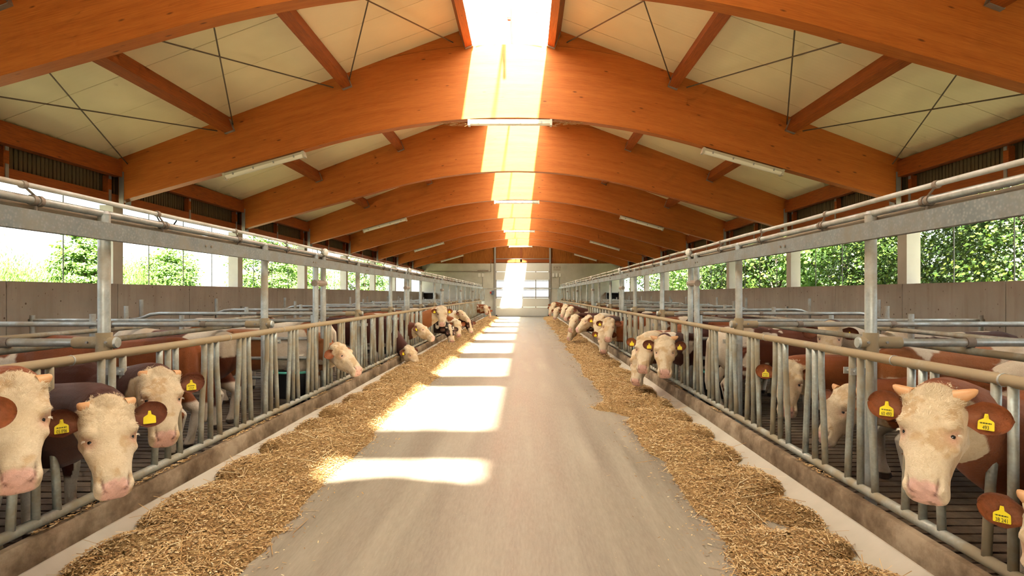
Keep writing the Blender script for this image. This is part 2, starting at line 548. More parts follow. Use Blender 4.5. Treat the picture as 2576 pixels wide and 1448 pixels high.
def strip_beam(name, xs, zb, zt, y0, y1, mat, parent=None):
    v, f, uv = [], [], []
    n = len(xs)
    for y in (y0, y1):
        for x, b, t in zip(xs, zb, zt):
            v.append((XC + x, y, b)); v.append((XC + x, y, t))
    for i in range(n - 1):
        a = 2 * i
        f.append((a, a + 2, a + 3, a + 1)); f.append((2 * n + a, 2 * n + a + 1, 2 * n + a + 3, 2 * n + a + 2))
        f.append((a + 1, a + 3, 2 * n + a + 3, 2 * n + a + 1)); f.append((a, 2 * n + a, 2 * n + a + 2, a + 2))
    f.append((0, 1, 2 * n + 1, 2 * n)); e = 2 * (n - 1)
    f.append((e, 2 * n + e, 2 * n + e + 1, e + 1))
    me = bpy.data.meshes.new(name); me.from_pydata(v, [], f)
    ul = me.uv_layers.new(name='UVMap')
    off = y0 * 3.7
    for p in me.polygons:
        hor = abs(p.normal.z) > 0.7 and abs(p.normal.y) < 0.3
        for li in p.loop_indices:
            c = me.vertices[me.loops[li].vertex_index].co
            xp = c.x - XC
            ul.data[li].uv = (xp + off, (c.z - under(xp) + off) if not hor else (c.y + off * 0.37))
    me.materials.append(mat)
    return link(name, me, parent)

BT = 0.2
for k, fy in enumerate(FRAMES):
    y0, y1 = fy - BT / 2, fy + BT / 2
    xs = list(np.linspace(-7.42, 7.42, 75))
    vis = k - 1                      # the first arch in the picture has vis == 1
    bm = strip_beam('glulam_arch', xs, [under(x) for x in xs], [body_top(x) for x in xs], y0, y1, M['glulam'])
    for s in (-1, 1):
        xs2 = list(np.linspace(0.80, 2.38, 14))
        if s < 0: xs2 = [-x for x in xs2[::-1]]
        strip_beam('ridge_wedge', xs2, [body_top(x) + 0.006 for x in xs2], [max(roof_z(x), body_top(x) + 0.008) for x in xs2], y0, y1, M['glulam'], bm)
        # galvanised shoe that holds the beam end on its column
        xe = XC + s * 7.36
        MB().box(xe - 0.045, xe + 0.045, y0 - 0.012, y0, 3.40, 4.02).box(xe - 0.045, xe + 0.045, y1, y1 + 0.012, 3.40, 4.02)\
            .box(xe - 0.12, xe + 0.10, y0 - 0.012, y1 + 0.012, 3.385, 3.40).build('steel_shoe', M['bracket'], bm)
    lab = {-1: 'curved glulam roof arch nearest the open end', 0: 'curved glulam roof arch right above the viewer'}.get(vis)
    if lab is None:
        lab = '%s curved orange glulam arch from the camera%s' % (ORD[vis], {1: ', cut off by the top corners', 2: ', widest one seen whole', 8: ', last before the gable'}.get(vis, ''))
    tag(bm, lab, 'roof arch', 'glulam roof arches')

# ---- purlins between the arches
sn = math.hypot(1, SL)
def purlin(k, xp, depth, width, name, label):
    y0, y1 = FRAMES[k] + BT / 2, FRAMES[k + 1] - BT / 2
    s = 1 if xp > 0 else -1
    dn = Vector((-s * SL / sn, 0, -1 / sn)); al = Vector((s / sn, 0, -SL / sn))
    c = Vector((XC + xp, (y0 + y1) / 2, roof_z(xp) - 0.004)) + dn * (depth / 2)
    p = MB().obox(c, al, (0, 1, 0), dn, width / 2, (y1 - y0) / 2, depth / 2).build(name, M['timber'], origin=c)
    tag(p, label, 'purlin', 'timber roof purlins')
    for yy in (y0 + 0.035, y1 - 0.035):
        h = MB()
        h.obox(c + Vector((0, yy - c.y, 0)) + dn * 0.03 - al * (width / 2 + 0.004), al, (0, 1, 0), dn, 0.004, 0.035, depth / 2 - 0.02)
        h.obox(c + Vector((0, yy - c.y, 0)) + dn * 0.03 + al * (width / 2 + 0.004), al, (0, 1, 0), dn, 0.004, 0.035, depth / 2 - 0.02)
        h.obox(c + Vector((0, yy - c.y, 0)) + dn * (depth / 2 + 0.008), al, (0, 1, 0), dn, width / 2 + 0.008, 0.035, 0.004)
        h.build('joist_hanger', M['bracket'], p)
for k in range(9):
    bay = 'in front of the first arch' if k < 2 else 'between the %s and %s arches' % (ORD[k - 1], ORD[k])
    if k < 1: bay = 'behind the viewer'
    for s, side in ((-1, 'left'), (1, 'right')):
        purlin(k, s * 0.90, 0.36, 0.14, 'ridge_purlin', '%s ridge purlin beside the skylight %s' % (side, bay))
        purlin(k, s * 3.17, 0.27, 0.17, 'roof_purlin', '%s upper timber purlin %s' % (side, bay))
        purlin(k, s * 5.39, 0.27, 0.17, 'roof_purlin', '%s lower timber purlin %s' % (side, bay))
        y0, y1 = FRAMES[k] + BT / 2, FRAMES[k + 1] - BT / 2
        x0, x1 = sorted((XC + s * 7.34, XC + s * 7.5))
        e = MB().box(x0, x1, y0, y1, 3.92, 4.235).build('eaves_beam', M['timber'], origin=(XC + s * 7.42, (y0 + y1) / 2, 4.08))
        tag(e, '%s timber eaves beam over the window %s' % (side, bay), 'beam', 'eaves beams')
# ---- last bay and first bay run to the gables
for (ya, yb, txt) in ((FRAMES[-1] + BT / 2, Y1, 'in the last bay before the far gable'), (Y0, FRAMES[0] - BT / 2, 'at the open end')):
    for s, side in ((-1, 'left'), (1, 'right')):
        for xp, nm in ((0.90, 'ridge'), (3.17, 'upper'), (5.39, 'lower')):
            dn = Vector((-s * SL / sn, 0, -1 / sn)); al = Vector((s / sn, 0, -SL / sn))
            c = Vector((XC + s * xp, (ya + yb) / 2, roof_z(xp) - 0.004)) + dn * 0.135
            p = MB().obox(c, al, (0, 1, 0), dn, 0.08, (yb - ya) / 2, 0.135).build('roof_purlin', M['timber'], origin=c)
            tag(p, '%s %s timber purlin %s' % (side, nm, txt), 'purlin', 'timber roof purlins')

# ---- roof: one panel beside the next
ceil = empty('ceiling', (XC, 20, 7)); tag(ceil, kind='structure')
pan = {}
for s in (-1, 1):
    a0, a1 = 0.84, 8.35
    t = 0.10
    mb = MB()
    poly = [(a0, roof_z(a0) + 0.0), (a1, roof_z(a1)), (a1, roof_z(a1) + t), (a0, roof_z(a0) + t)]
    mb.extrude(poly, lambda p: (s * p[0], 0.006, p[1]), lambda p: (s * p[0], 0.994, p[1]))
    me = bpy.data.meshes.new('roof_panel'); me.from_pydata(mb.v, [], mb.f); me.materials.append(M['panel'])
    seal = MB()
    for j in range(int(Y1 - Y0) + 2):
        o = bpy.data.objects.new('roof_panel', me); col.objects.link(o)
        o.parent = ceil; o.matrix_parent_inverse = ceil.matrix_basis.inverted()
        o.location = (XC, Y0 - 0.6 + j, random.uniform(0, 0.003))
    top = MB().extrude([(a0, roof_z(a0) + t + 0.006), (a1, roof_z(a1) + t + 0.006), (a1, roof_z(a1) + t + 0.03), (a0, roof_z(a0) + t + 0.03)],
                       lambda p: (XC + s * p[0], Y0 - 0.6, p[1]), lambda p: (XC + s * p[0], Y1 + 1.2, p[1]))
    top.build('roof_skin', M['bracket'], ceil)
# closed ridge at both ends of the skylight
SK0, SK1 = -0.8, 43.6
for (a, b) in ((Y0 - 0.6, SK0), (SK1, Y1 + 1.2)):
    mb = MB()
    for s in (-1, 1):
        mb.extrude([(0, APEX + 0.10), (0.86, roof_z(0.86) + 0.12), (0.86, roof_z(0.86) + 0.16), (0, APEX + 0.15)],
                   lambda p: (XC + s * p[0], a, p[1]), lambda p: (XC + s * p[0], b, p[1]))
    mb.build('ridge_cap', M['panel'], ceil)

# ---- ridge skylight
sk = empty('window_skylight', (XC, 20, 7.2)); tag(sk, kind='structure')
upst = {}
for s in (-1, 1):
    x0, x1 = sorted((XC + s * 0.83, XC + s * 0.87))
    MB().box(x0, x1, SK0, SK1, 6.70, 7.02).build('upstand', M['white'], sk)
MB().box(XC - 0.028, XC + 0.028, SK0, SK1, 7.30, 7.36).build('ridge_bar', M['white'], sk)
npane = 18
step = (SK1 - SK0) / npane
for s in (-1, 1):
    mb = MB().extrude([(0.04, 7.33), (0.88, 7.02), (0.88, 7.03), (0.04, 7.34)], lambda p: (XC + s * p[0], 0, p[1]), lambda p: (XC + s * p[0], step - 0.04, p[1]))
    # one thin sheet: a single surface lets light through once
    me = bpy.data.meshes.new('pane')
    me.from_pydata([(XC + s * 0.04, 0, 7.33), (XC + s * 0.88, 0, 7.02), (XC + s * 0.88, step - 0.015, 7.02), (XC + s * 0.04, step - 0.015, 7.33)], [], [(0, 1, 2, 3)])
    me.materials.append(M['skypane'])
    bar = MB().extrude([(0.03, 7.33), (0.88, 7.02), (0.88, 7.04), (0.03, 7.35)], lambda p: (XC + s * p[0], -0.012, p[1]), lambda p: (XC + s * p[0], 0.004, p[1]))
    bme = bpy.data.meshes.new('glazing_bar'); bme.from_pydata(bar.v, [], bar.f); bme.materials.append(M['white'])
    for j in range(npane):
        for nm, m_ in (('pane', me), ('glazing_bar', bme)):
            o = bpy.data.objects.new(nm, m_); col.objects.link(o); o.parent = sk
            o.matrix_parent_inverse = sk.matrix_basis.inverted()
            o.location = (0, SK0 + j * step + 0.02, 0)

# ---- skylight openers: a hanging spindle with its tie rods
for k, yy in enumerate((10.6, 25.3)):
    e = empty('skylight_opener', (XC, yy, 6.9)); tag(e, ('%s spindle drive with tie rods hanging under the skylight' % ('near grey' if k == 0 else 'distant grey')), 'opener', 'skylight openers')
    MB().tube([(XC, yy, 7.28), (XC, yy, 6.62)], 0.028, 10).build('spindle', M['bracket'], e, True)
    MB().tube([(XC, yy, 6.62), (XC, yy, 6.57)], 0.032, 10).build('spindle_tip', M['red'], e, True)
    for s in (-1, 1):
        MB().tube([(XC + s * 0.36, yy, 7.22), (XC + s * 0.62, yy + 0.55, 6.55)], 0.006, 6).build('tie_rod', M['rod'], e)

# ---- diagonal wind bracing between the first and second arch
def brace(k, xa, xb, label):
    y0, y1 = FRAMES[k] + BT / 2, FRAMES[k + 1] - BT / 2
    e = empty('wind_brace', (XC + (xa + xb) / 2, (y0 + y1) / 2, roof_z((xa + xb) / 2))); tag(e, label, 'bracing', 'crossed wind bracing rods')
    for i, (p, q) in enumerate((((xa, y0), (xb, y1)), ((xb, y0), (xa, y1)))):
        d = 0.16 + 0.014 * i
        MB().tube([(XC + p[0], p[1], roof_z(p[0]) - d), (XC + q[0], q[1], roof_z(q[0]) - d)], 0.011, 6).build('brace_rod', M['rod'], e, True)
for k in (2,):
    for s, side in ((-1, 'left'), (1, 'right')):
        for (a, b, nm) in ((1.08, 3.05, 'uppermost'), (3.35, 5.25, 'middle'), (5.55, 7.25, 'lowest')):
            brace(k, s * a, s * b, '%s %s pair of crossed bracing rods under the roof panels' % (nm, side))

# ---- side walls
def wall_side(s, nm):
    w = empty('wall_' + nm, (XC + s * WALL, 20, 0)); tag(w, kind='structure')
    x0, x1 = sorted((XC + s * WALL, XC + s * (WALL + 0.25)))
    # concrete cast in lengths with an open joint between them
    ys = [Y0] + [FRAMES[0] + 2.45 * j for j in range(0, 21) if FRAMES[0] + 2.45 * j < Y1 - 0.5] + [Y1]
    for a, b in zip(ys[:-1], ys[1:]):
        MB().box(x0, x1, a + 0.006, b - 0.006, 0, 1.90).build('wall_panel', M['wall'], w)
    MB().box(x0 + 0.03, x1 - 0.03, Y0, Y1, 0, 1.88).build('wall_core', M['pit'], w)
    for k, fy in enumerate(FRAMES):
        mb = MB().box(min(XC + s * WALL, XC + s * (WALL + 0.26)), max(XC + s * WALL, XC + s * (WALL + 0.26)), fy - 0.13, fy + 0.15, 1.90, 3.39)
        mb.build('concrete_column', M['gable'], w)
    # plate, studs, slat screen above the openings
    xa, xb = sorted((XC + s * 7.5, XC + s * 7.62))
    MB().box(xa, xb, Y0, Y1, 3.45, 3.60).build('wall_plate', M['timber'], w)
    xs_, xe_ = sorted((XC + s * 7.64, XC + s * 7.665))
    sl = MB().box(xs_, xe_, 0, 0.062, 3.52, 4.15)
    sme = bpy.data.meshes.new('slat'); sme.from_pydata(sl.v, [], sl.f); sme.materials.append(M['slat'])
    rest = MB()
    y = Y0
    while y < Y1:
        if 5.9 < y < 16.4:
            o = bpy.data.objects.new('slat', sme); col.objects.link(o); o.parent = w
            o.matrix_parent_inverse = w.matrix_basis.inverted(); o.location = (random.uniform(-0.004, 0.004), y, 0)
        else:
            rest.box(xs_, xe_, y, y + 0.062, 3.52, 4.15)
        y += 0.085
    tag(rest.build('slats_rest', M['slat'], w), kind='stuff')
    xq, xr = sorted((XC + s * 7.69, XC + s * 7.72))
    MB().box(xq, xr, Y0, Y1, 3.45, 4.22).build('slat_backing', M['slat'], w)
    mids = [(a + b) / 2 for a, b in zip(FRAMES[:-1], FRAMES[1:])] + [43.3]
    for y in mids + [f - 0.22 for f in FRAMES] + [f + 0.24 for f in FRAMES]:
        c0, c1 = sorted((XC + s * 7.5, XC + s * 7.6))
        MB().box(c0, c1, y - 0.05, y + 0.05, 3.60, 3.92).build('stud', M['timber'], w)
        xx = XC + s * 7.494
        MB().box(xx - 0.006, xx + 0.006, y - 0.03, y + 0.03, 3.45, 3.66).box(xx - 0.006, xx + 0.006, y - 0.03, y + 0.03, 3.86, 4.05).build('stud_bracket', M['bracket'], w)
    return w
wall_side(-1, 'left'); wall_side(1, 'right')

# ---- open windows between the columns, each with thin upright rods
wn_ = 0
for s, nm in ((-1, 'left'), (1, 'right')):
    for k in range(len(FRAMES)):
        a = FRAMES[k]; b = FRAMES[k + 1] if k + 1 < len(FRAMES) else Y1
        wn_ += 1
        e = empty('window_%d' % wn_, (XC + s * (WALL + 0.2), (a + b) / 2, 1.9)); tag(e, kind='structure')
        for q in (0.26, 0.52, 0.78):
            y = a + (b - a) * q
            x = XC + s * (WALL + 0.21)
            MB().tube([(x, y, 1.88), (x, y, 3.50)], 0.010, 6).build('rod', M['winrod'], e)
        if k in (3, 5):     # loop of hose hanging at the upper edge
            y = a + 1.2
            x = XC + s * (WALL + 0.05)
            MB().tube([(x, y + 0.9 * t, 3.46 - 0.33 * math.sin(math.pi * t)) for t in np.linspace(0, 1, 9)], 0.016, 6).build('hanging_hose', M['black'], e, True)

# ---- far gable
we = empty('wall_far', (XC, Y1, 0)); tag(we, kind='structure')
DX0, DX1, DZ = -2.26, 1.92, 4.12
mb = MB().box(XC - 7.75, DX0 - 0.06, Y1, Y1 + 0.25, 0, 4.08).box(DX1 + 0.06, XC + 7.75, Y1, Y1 + 0.25, 0, 4.08)
mb.build('concrete_base', M['gable'], we)
mb = MB()
x = XC - 7.7
while x < XC + 7.7:
    z0 = 4.08 if (x < DX0 - 0.1 or x > DX1) else DZ + 0.06
    z1 = roof_z(x - XC + 0.045)
    if z1 > z0: mb.box(x, x + 0.088, Y1 + 0.10, Y1 + 0.13, z0, z1)
    x += 0.1
tag(mb.build('gable_boards', M['boarding'], we), kind='stuff')
MB().extrude([(-7.75, 4.0), (7.75, 4.0), (7.75, roof_z(7.75)), (0, APEX), (-7.75, roof_z(7.75))],
             lambda p: (XC + p[0], Y1 + 0.14, max(p[1], 4.0)), lambda p: (XC + p[0], Y1 + 0.2, max(p[1], 4.0))).build('gable_backing', M['boarding'], we)
for xx in (-5.9, -4.6, 0.0, 4.6, 5.9):
    MB().box(XC + xx - 0.07, XC + xx + 0.07, Y1 + 0.0, Y1 + 0.1, DZ + 0.06 if abs(xx) < 1 else 4.08, roof_z(xx)).build('stud', M['timber'], we)
MB().box(DX0 - 0.3, DX1 + 0.3, Y1 + 0.0, Y1 + 0.12, DZ + 0.04, DZ + 0.30).build('lintel', M['timber'], we)
MB().box(DX0, DX1, Y1 - 0.02, Y1 + 0.01, DZ + 0.30, DZ + 0.34).build('spring_shaft', M['bracket'], we)

# sectional door
dr = empty('door_1', ((DX0 + DX1) / 2, Y1, 0)); tag(dr, kind='structure')
zs = [0.02, 0.72, 1.42, 2.10, 2.78, 3.44, DZ]
for i in range(6):
    z0, z1 = zs[i] + 0.008, zs[i + 1] - 0.008
    if i in (2, 3):
        f = MB()
        zt = 0.10 if i == 2 else 0.12
        f.box(DX0, DX1, Y1 + 0.02, Y1 + 0.06, z0, z0 + zt).box(DX0, DX1, Y1 + 0.02, Y1 + 0.06, z1 - 0.06, z1)
        for j in range(5):
            xm = DX0 + 0.05 + (DX1 - DX0 - 0.10) * j / 4
            f.box(xm - 0.04, xm + 0.04, Y1 + 0.02, Y1 + 0.06, z0 + zt, z1 - 0.06)
        fo = f.build('window_section', M['bracket'], dr)
        for j in range(4):
            xa = DX0 + 0.09 + (DX1 - DX0 - 0.10) * j / 4; xb = xa + (DX1 - DX0 - 0.10) / 4 - 0.08
            me = bpy.data.meshes.new('pane'); me.from_pydata([(xa, Y1 + 0.04, z0 + zt), (xb, Y1 + 0.04, z0 + zt), (xb, Y1 + 0.04, z1 - 0.06), (xa, Y1 + 0.04, z1 - 0.06)], [], [(0, 1, 2, 3)])
            me.materials.append(M['doorpane']); link('pane', me, fo)
    else:
        p = MB().box(DX0, DX1, Y1 + 0.02, Y1 + 0.06, z0, z1).build('door_section', M['doorpanel'], dr)
    if i:
        for j in range(5):
            xm = DX0 + 0.05 + (DX1 - DX0 - 0.10) * j / 4
            MB().box(xm - 0.04, xm + 0.04, Y1 - 0.0, Y1 + 0.02, zs[i] - 0.05, zs[i] + 0.05).build('hinge', M['bracket'], dr)
for s, xx in ((-1, DX0 - 0.03), (1, DX1 + 0.03)):
    MB().box(xx - 0.06, xx + 0.06, Y1 - 0.10, Y1 + 0.02, 0, 5.35).build('track', M['bracket'], dr)
    MB().box(xx - s * 0.12 - 0.05, xx - s * 0.12 + 0.05, Y1 - 0.14, Y1 - 0.05, 0.02, 0.12).build('floor_stop', M['black'], dr)
MB().box(DX0, DX1, Y1 + 0.0, Y1 + 0.07, 0.0, 0.022).build('bottom_seal', M['black'], dr)

# ---- near gable behind the viewer, open doorway; unseen lintel lowered to dim near light
wf = empty('wall_near', (XC, Y0, 0)); tag(wf, kind='structure')
MB().box(XC - 7.75, XC - 2.7, Y0 - 0.25, Y0, 0, 4.3).box(XC + 2.7, XC + 7.75, Y0 - 0.25, Y0, 0, 4.3).box(XC - 2.7, XC + 2.7, Y0 - 0.25, Y0, 3.3, 4.3).build('concrete_base', M['gable'], wf)
MB().extrude([(-7.75, 4.3), (7.75, 4.3), (7.75, 4.3), (7.3, roof_z(7.3)), (0, APEX), (-7.3, roof_z(7.3))],
             lambda p: (XC + p[0], Y0 - 0.2, p[1]), lambda p: (XC + p[0], Y0 - 0.1, p[1])).build('gable_boards', M['boarding'], wf)
# ================================================================== FIXTURES
# ---- fluorescent tubes under every other arch
def tube_light(k, xp, label):
    fy = FRAMES[k]
    L = 1.6
    d = Vector((1, 0, (under(xp + 0.5) - under(xp - 0.5)))).normalized()
    nrm = Vector((-d.z, 0, d.x))
    c = Vector((XC + xp, fy - 0.03, under(xp))) - nrm * 0.075
    if abs(xp) < 0.5: c.z -= 0.01
    e = empty('tube_light', c); tag(e, label, 'light', 'fluorescent tube lights under the arches')
    MB().obox(c + nrm * 0.03, d, (0, 1, 0), nrm, L / 2, 0.06, 0.022).build('housing', M['fixture'], e)
    poly = [(0.062 * math.cos(a), -0.055 * math.sin(a)) for a in np.linspace(0, math.pi, 9)]
    MB().extrude(poly, lambda p: c + d * (-L / 2 + 0.02) + Vector((0, p[0], 0)) + nrm * (p[1] + 0.005), lambda p: c + d * (L / 2 - 0.02) + Vector((0, p[0], 0)) + nrm * (p[1] + 0.005)).build('diffuser', M['diffuser'], e, True)
    for t in (-0.78, 0.78):
        q = c + d * t
        MB().obox(q, d, (0, 1, 0), nrm, 0.02, 0.066, 0.058).build('end_cap', M['fixture'], e)
    for t in (-0.6, -0.2, 0.2, 0.6):
        q = c + d * t
        MB().obox(q + Vector((0, -0.064, 0)) + nrm * 0.004, d, (0, 1, 0), nrm, 0.012, 0.006, 0.022).build('clip', M['bracket'], e)
for k in (3, 5, 7, 9):
    n = ORD[k - 1]
    tube_light(k, 0.0, 'fluorescent tube light at the crown of the %s arch' % n)
    tube_light(k, -4.70, 'fluorescent tube light sloping on the left flank of the %s arch' % n)
    tube_light(k, 4.45, 'fluorescent tube light sloping on the right flank of the %s arch' % n)

# ---- swallow-nest style twig tufts beside the crown lamp of the second arch
mb = MB()
for i in range(150):
    s = random.choice((-1, 1))
    x = XC + s * random.uniform(0.80, 1.35); t = (abs(x - XC) - 0.8) / 0.55
    p = Vector((x, FRAMES[3] + random.uniform(-0.06, 0.06), under(x - XC) - random.uniform(0.0, 0.10 * (1 - t) + 0.02)))
    q = p + Vector((random.uniform(-0.12, 0.12), random.uniform(-0.03, 0.03), random.uniform(-0.02, 0.02)))
    mb.tube([p, q], 0.002, 3, False)
ns = mb.build('straw_nest', M['straw']); tag(ns, 'straw nest wisps tucked beside the crown lamp of the second arch', 'nest', kind='stuff')

# ---- feed fences
BAY = 6.8
FX = 2.73
TOPZ, BOTZ = 1.262, 0.292
Gs = [4.35 + 0.68 * k for k in range(-7, 55) if 4.35 + 0.68 * k < 41.4]
def jit(a): return random.uniform(-a, a)
for s, nm in ((-1, 'left'), (1, 'right')):
    x = XC + s * FX
    fe = empty('feed_fence', (x, 0, 0)); tag(fe, 'galvanised feed fence with splayed bars along the %s curb' % nm, 'fence', 'feed fences')
    ys = np.linspace(Y0 + 0.2, 41.6, 40)
    MB().tube([(x, y, TOPZ) for y in ys], 0.033, 12).build('top_rail', M['galv_tan'], fe, True)
    MB().tube([(x, y, BOTZ) for y in ys], 0.033, 12).build('bottom_rail', M['galv_dirty'], fe, True)
    cache = {}
    for gi, gy in enumerate(Gs):
        if gy < -1.5: continue
        for b in (-1, 0, 1):
            if b not in cache:
                h0, h1 = BOTZ + 0.02, TOPZ - 0.02
                if b == 0: pts = [(0, 0, h0), (0, 0, h1)]
                else: pts = [(0, b * 0.175, h0), (0, b * 0.165, h0 + 0.18), (0, b * 0.145, h0 + 0.42), (0, b * 0.120, h0 + 0.62), (0, b * 0.112, h0 + 0.72), (0, b * 0.110, h1)]
                q = MB().tube(pts, 0.0255, 10)
                me = bpy.data.meshes.new('bar'); me.from_pydata(q.v, [], q.f); me.shade_smooth(); me.materials.append(M['galv_dirty'])
                cache[b] = me
            o = bpy.data.objects.new('bar', cache[b]); col.objects.link(o); o.parent = fe
            o.matrix_parent_inverse = fe.matrix_basis.inverted()
            o.location = (x, gy, 0)
            if b: o.scale = (1, random.uniform(0.94, 1.06), 1)
    # weld rings on the rail
    for y in (3.05, 3.95, 6.05, 7.4):
        MB().tube([(x, y - 0.006, TOPZ), (x, y + 0.006, TOPZ)], 0.0355, 12).build('weld_bead', M['galv'], fe, True)

    # ---- overhead steel frame
    px = XC + s * 2.88
    fr = empty('overhead_frame', (px, 0, 0)); tag(fr, 'galvanised posts and overhead beam above the %s feed fence' % nm, 'steel frame', 'overhead steel frames')
    posts = []
    for j in range(-1, 6):
        p0 = 9.18 + BAY * j
        posts += [(p0 - 0.17, 'pair'), (p0 + 0.17, 'pair'), (p0 + 2.1, 'one'), (p0 + 4.86, 'one')]
    posts = [(y, t) for y, t in posts if 1.0 < y < 42]
    for y, t in posts:
        MB().tube([(px, y, 0.0), (px, y, 2.30)], 0.042, 14).build('post', M['galv'], fr, True)
        MB().tube([(px, y, 2.30), (px, y, 2.325)], [0.047, 0.03], 14).build('post_cap', M['bracket'], fr, True)
        if t == 'one':
            # strap that ties the post to the fence
            lo, hi = sorted((x - s * 0.03, px))
            MB().box(lo, hi, y - 0.05, y - 0.042, 1.10, 1.15).box(lo, hi, y + 0.042, y + 0.05, 1.10, 1.15).tube([(x, y - 0.07, 1.125), (x, y + 0.07, 1.125)], 0.012, 6).build('fence_strap', M['galv'], fr)
    for j in range(0, 5):
        p0 = 9.18 + BAY * j
        MB().tube([(px, p0 - 0.23, 1.87), (px, p0 + 0.23, 1.87)], 0.05, 8).build('twin_clamp', M['clamp'], fr)
    # channel beam: web with two lips
    bx = XC + s * 2.80
    prof = [(-0.028, 2.10), (0.028, 2.10), (0.028, 2.108), (-0.016, 2.112), (-0.016, 2.213), (0.028, 2.217), (0.028, 2.225), (-0.028, 2.225)]
    MB().extrude(prof, lambda p: (bx + s * p[0], Y0 + 0.3, p[1]), lambda p: (bx + s * p[0], 43.5, p[1])).build('channel_beam', M['galv_beam'], fr)
    for j in range(0, 14):
        y = 5.75 + 2.9 * j
        for dy in (-0.05, 0.05):
            xx = bx - s * 0.028
            MB().tube([(xx, y + dy, 2.163), (xx - s * 0.012, y + dy, 2.163)], 0.011, 6).build('bolt', M['clamp'], fr)

    # ---- pipes above the frame
    tx = XC + s * 2.85
    tp = empty('water_pipe', (tx, 0, 2.38)); tag(tp, 'thin pale pipe running highest above the %s fence' % nm, 'pipe', 'overhead pipes')
    MB().tube([(tx, y, 2.385 + 0.004 * math.sin(y * 2)) for y in np.linspace(Y0 + 0.5, 43.4, 70)], 0.0175, 10).build('pipe', M['pipe_pale'], tp, True)
    sp_ = empty('vacuum_pipe', (tx, 0, 2.30)); tag(sp_, 'grey galvanised pipe clamped below the pale pipe on the %s' % nm, 'pipe', 'overhead pipes')
    sx = XC + s * 2.885
    MB().tube([(sx, Y0 + 0.5, 2.305), (sx, 43.4, 2.305)], 0.027, 12).build('pipe', M['galv'], sp_, True)
    tpx = XC + s * 2.96
    th = empty('dusty_pipe', (tpx, 0, 2.245)); tag(th, 'dust-furred brown pipe lowest behind the %s overhead beam' % nm, 'pipe', 'overhead pipes')
    MB().tube([(tpx, y, 2.272 + 0.006 * math.sin(y * 5)) for y in np.linspace(Y0 + 0.5, 43.4, 90)], 0.024, 8).build('pipe', M['pipe_dust'], th, True)
    y = 1.0
    while y < 43:
        MB().tube([(tx, y - 0.016, 2.385), (tx, y + 0.016, 2.385)], 0.026, 10).build('pipe_clamp', M['clamp'], tp, True)
        mbc = MB().tube([(sx, y + 0.10, 2.305), (sx, y + 0.13, 2.305)], 0.036, 10).tube([(sx, y + 0.15, 2.305), (sx, y + 0.18, 2.305)], 0.036, 10)
        mbc.tube([(sx, y + 0.14, 2.33), (tx, y + 0.02, 2.37)], 0.008, 6).tube([(sx, y + 0.14, 2.28), (sx, y + 0.14, 2.235)], 0.009, 6)
        mbc.build('pipe_clamp', M['clamp'], sp_, True)
        y += 1.36
    for j in range(0, 5):
        y = 9.35 + BAY * j
        MB().sphere((tx, y, 2.36), 0.06, 10, 7, (0.8, 1.4, 1.0)).build('junction_box', M['white'], tp, True)

    # ---- cross rails at the posts, long rails through the pens
    side = nm
    ci = 0
    for y, t in posts:
        if t == 'pair': continue
        ci += 1
        e = empty('divider_rail', (px, y, 1.335)); tag(e, '%s galvanised cross rail from the %s fence posts to the wall' % (ORD[ci], nm), 'rail', 'cross rails between the pens')
        z = 1.338
        yb = y - 0.0
        end = [(XC + s * 6.62, z), (XC + s * 6.80, z - 0.02), (XC + s * 6.98, z - 0.09), (XC + s * 7.08, z - 0.11), (XC + s * 7.28, z - 0.115)]
        MB().tube([(XC + s * 2.80, yb, z), (XC + s * 4.9, yb, z)] + [(a, yb, b) for a, b in end], 0.031, 12).build('rail', M['galv'], e, True)
        MB().tube([(XC + s * 2.79, yb, z), (XC + s * 3.10, yb, z)], 0.045, 14).tube([(px, yb, z - 0.075), (px, yb, z + 0.075)], 0.055, 14).build('sleeve_joint', M['galv_tan'], e, True)
        MB().tube([(XC + s * 2.775, yb, z), (XC + s * 2.79, yb, z)], [0.038, 0.045], 14).build('end_cap', M['galv'], e, True)
        for dx in (2.835, 2.975):
            MB().tube([(XC + s * dx, yb - 0.043, z + 0.005), (XC + s * dx, yb - 0.056, z + 0.005)], 0.010, 6).build('bolt', M['bracket'], e)
        for xx, zt in ((5.02, 1.46), (7.02, 1.60)):
            MB().tube([(XC + s * xx, y + 0.075, 0), (XC + s * xx, y + 0.075, zt)], 0.036, 10).build('upright', M['galv'], e, True)
        for xx in (3.62, 4.75):
            MB().tube([(XC + s * xx - 0.03, y, z), (XC + s * xx + 0.03, y, z)], 0.041, 10).build('cross_clamp', M['clamp'], e, True)
    gi = 0
    for j in range(0, 5):
        y = 9.18 + BAY * j
        gi += 1
        e = empty('pen_gate', (px, y, 0)); tag(e, '%s barred gate dividing the %s pens' % (ORD[gi], nm), 'gate', 'gates between pens')
        for z in (0.42, 0.72, 1.02, 1.30):
            MB().tube([(XC + s * 2.95, y, z), (XC + s * 7.35, y, z)], 0.026, 10).build('gate_bar', M['galv'], e, True)
        for xx in (2.98, 5.0, 7.30):
            MB().tube([(XC + s * xx, y, 0.30), (XC + s * xx, y, 1.38)], 0.036, 10).build('gate_upright', M['galv'], e, True)
        MB().tube([(XC + s * 5.9, y + 0.07, 0.0), (XC + s * 5.9, y + 0.07, 1.52)], 0.035, 10).build('gate_post', M['galv'], e, True)
    for i, (xx, zz) in enumerate(((3.62, 1.275), (4.75, 1.275))):
        o = MB().tube([(XC + s * xx, 1.0, zz), (XC + s * xx, 43, zz)], 0.028, 10).build('long_rail', M['galv_dirty'], None, True)
        tag(o, 'long tube rail running the length of the %s pens, %s the fence' % (nm, 'nearer to' if i == 0 else 'further from'), 'rail', 'long pen rails')

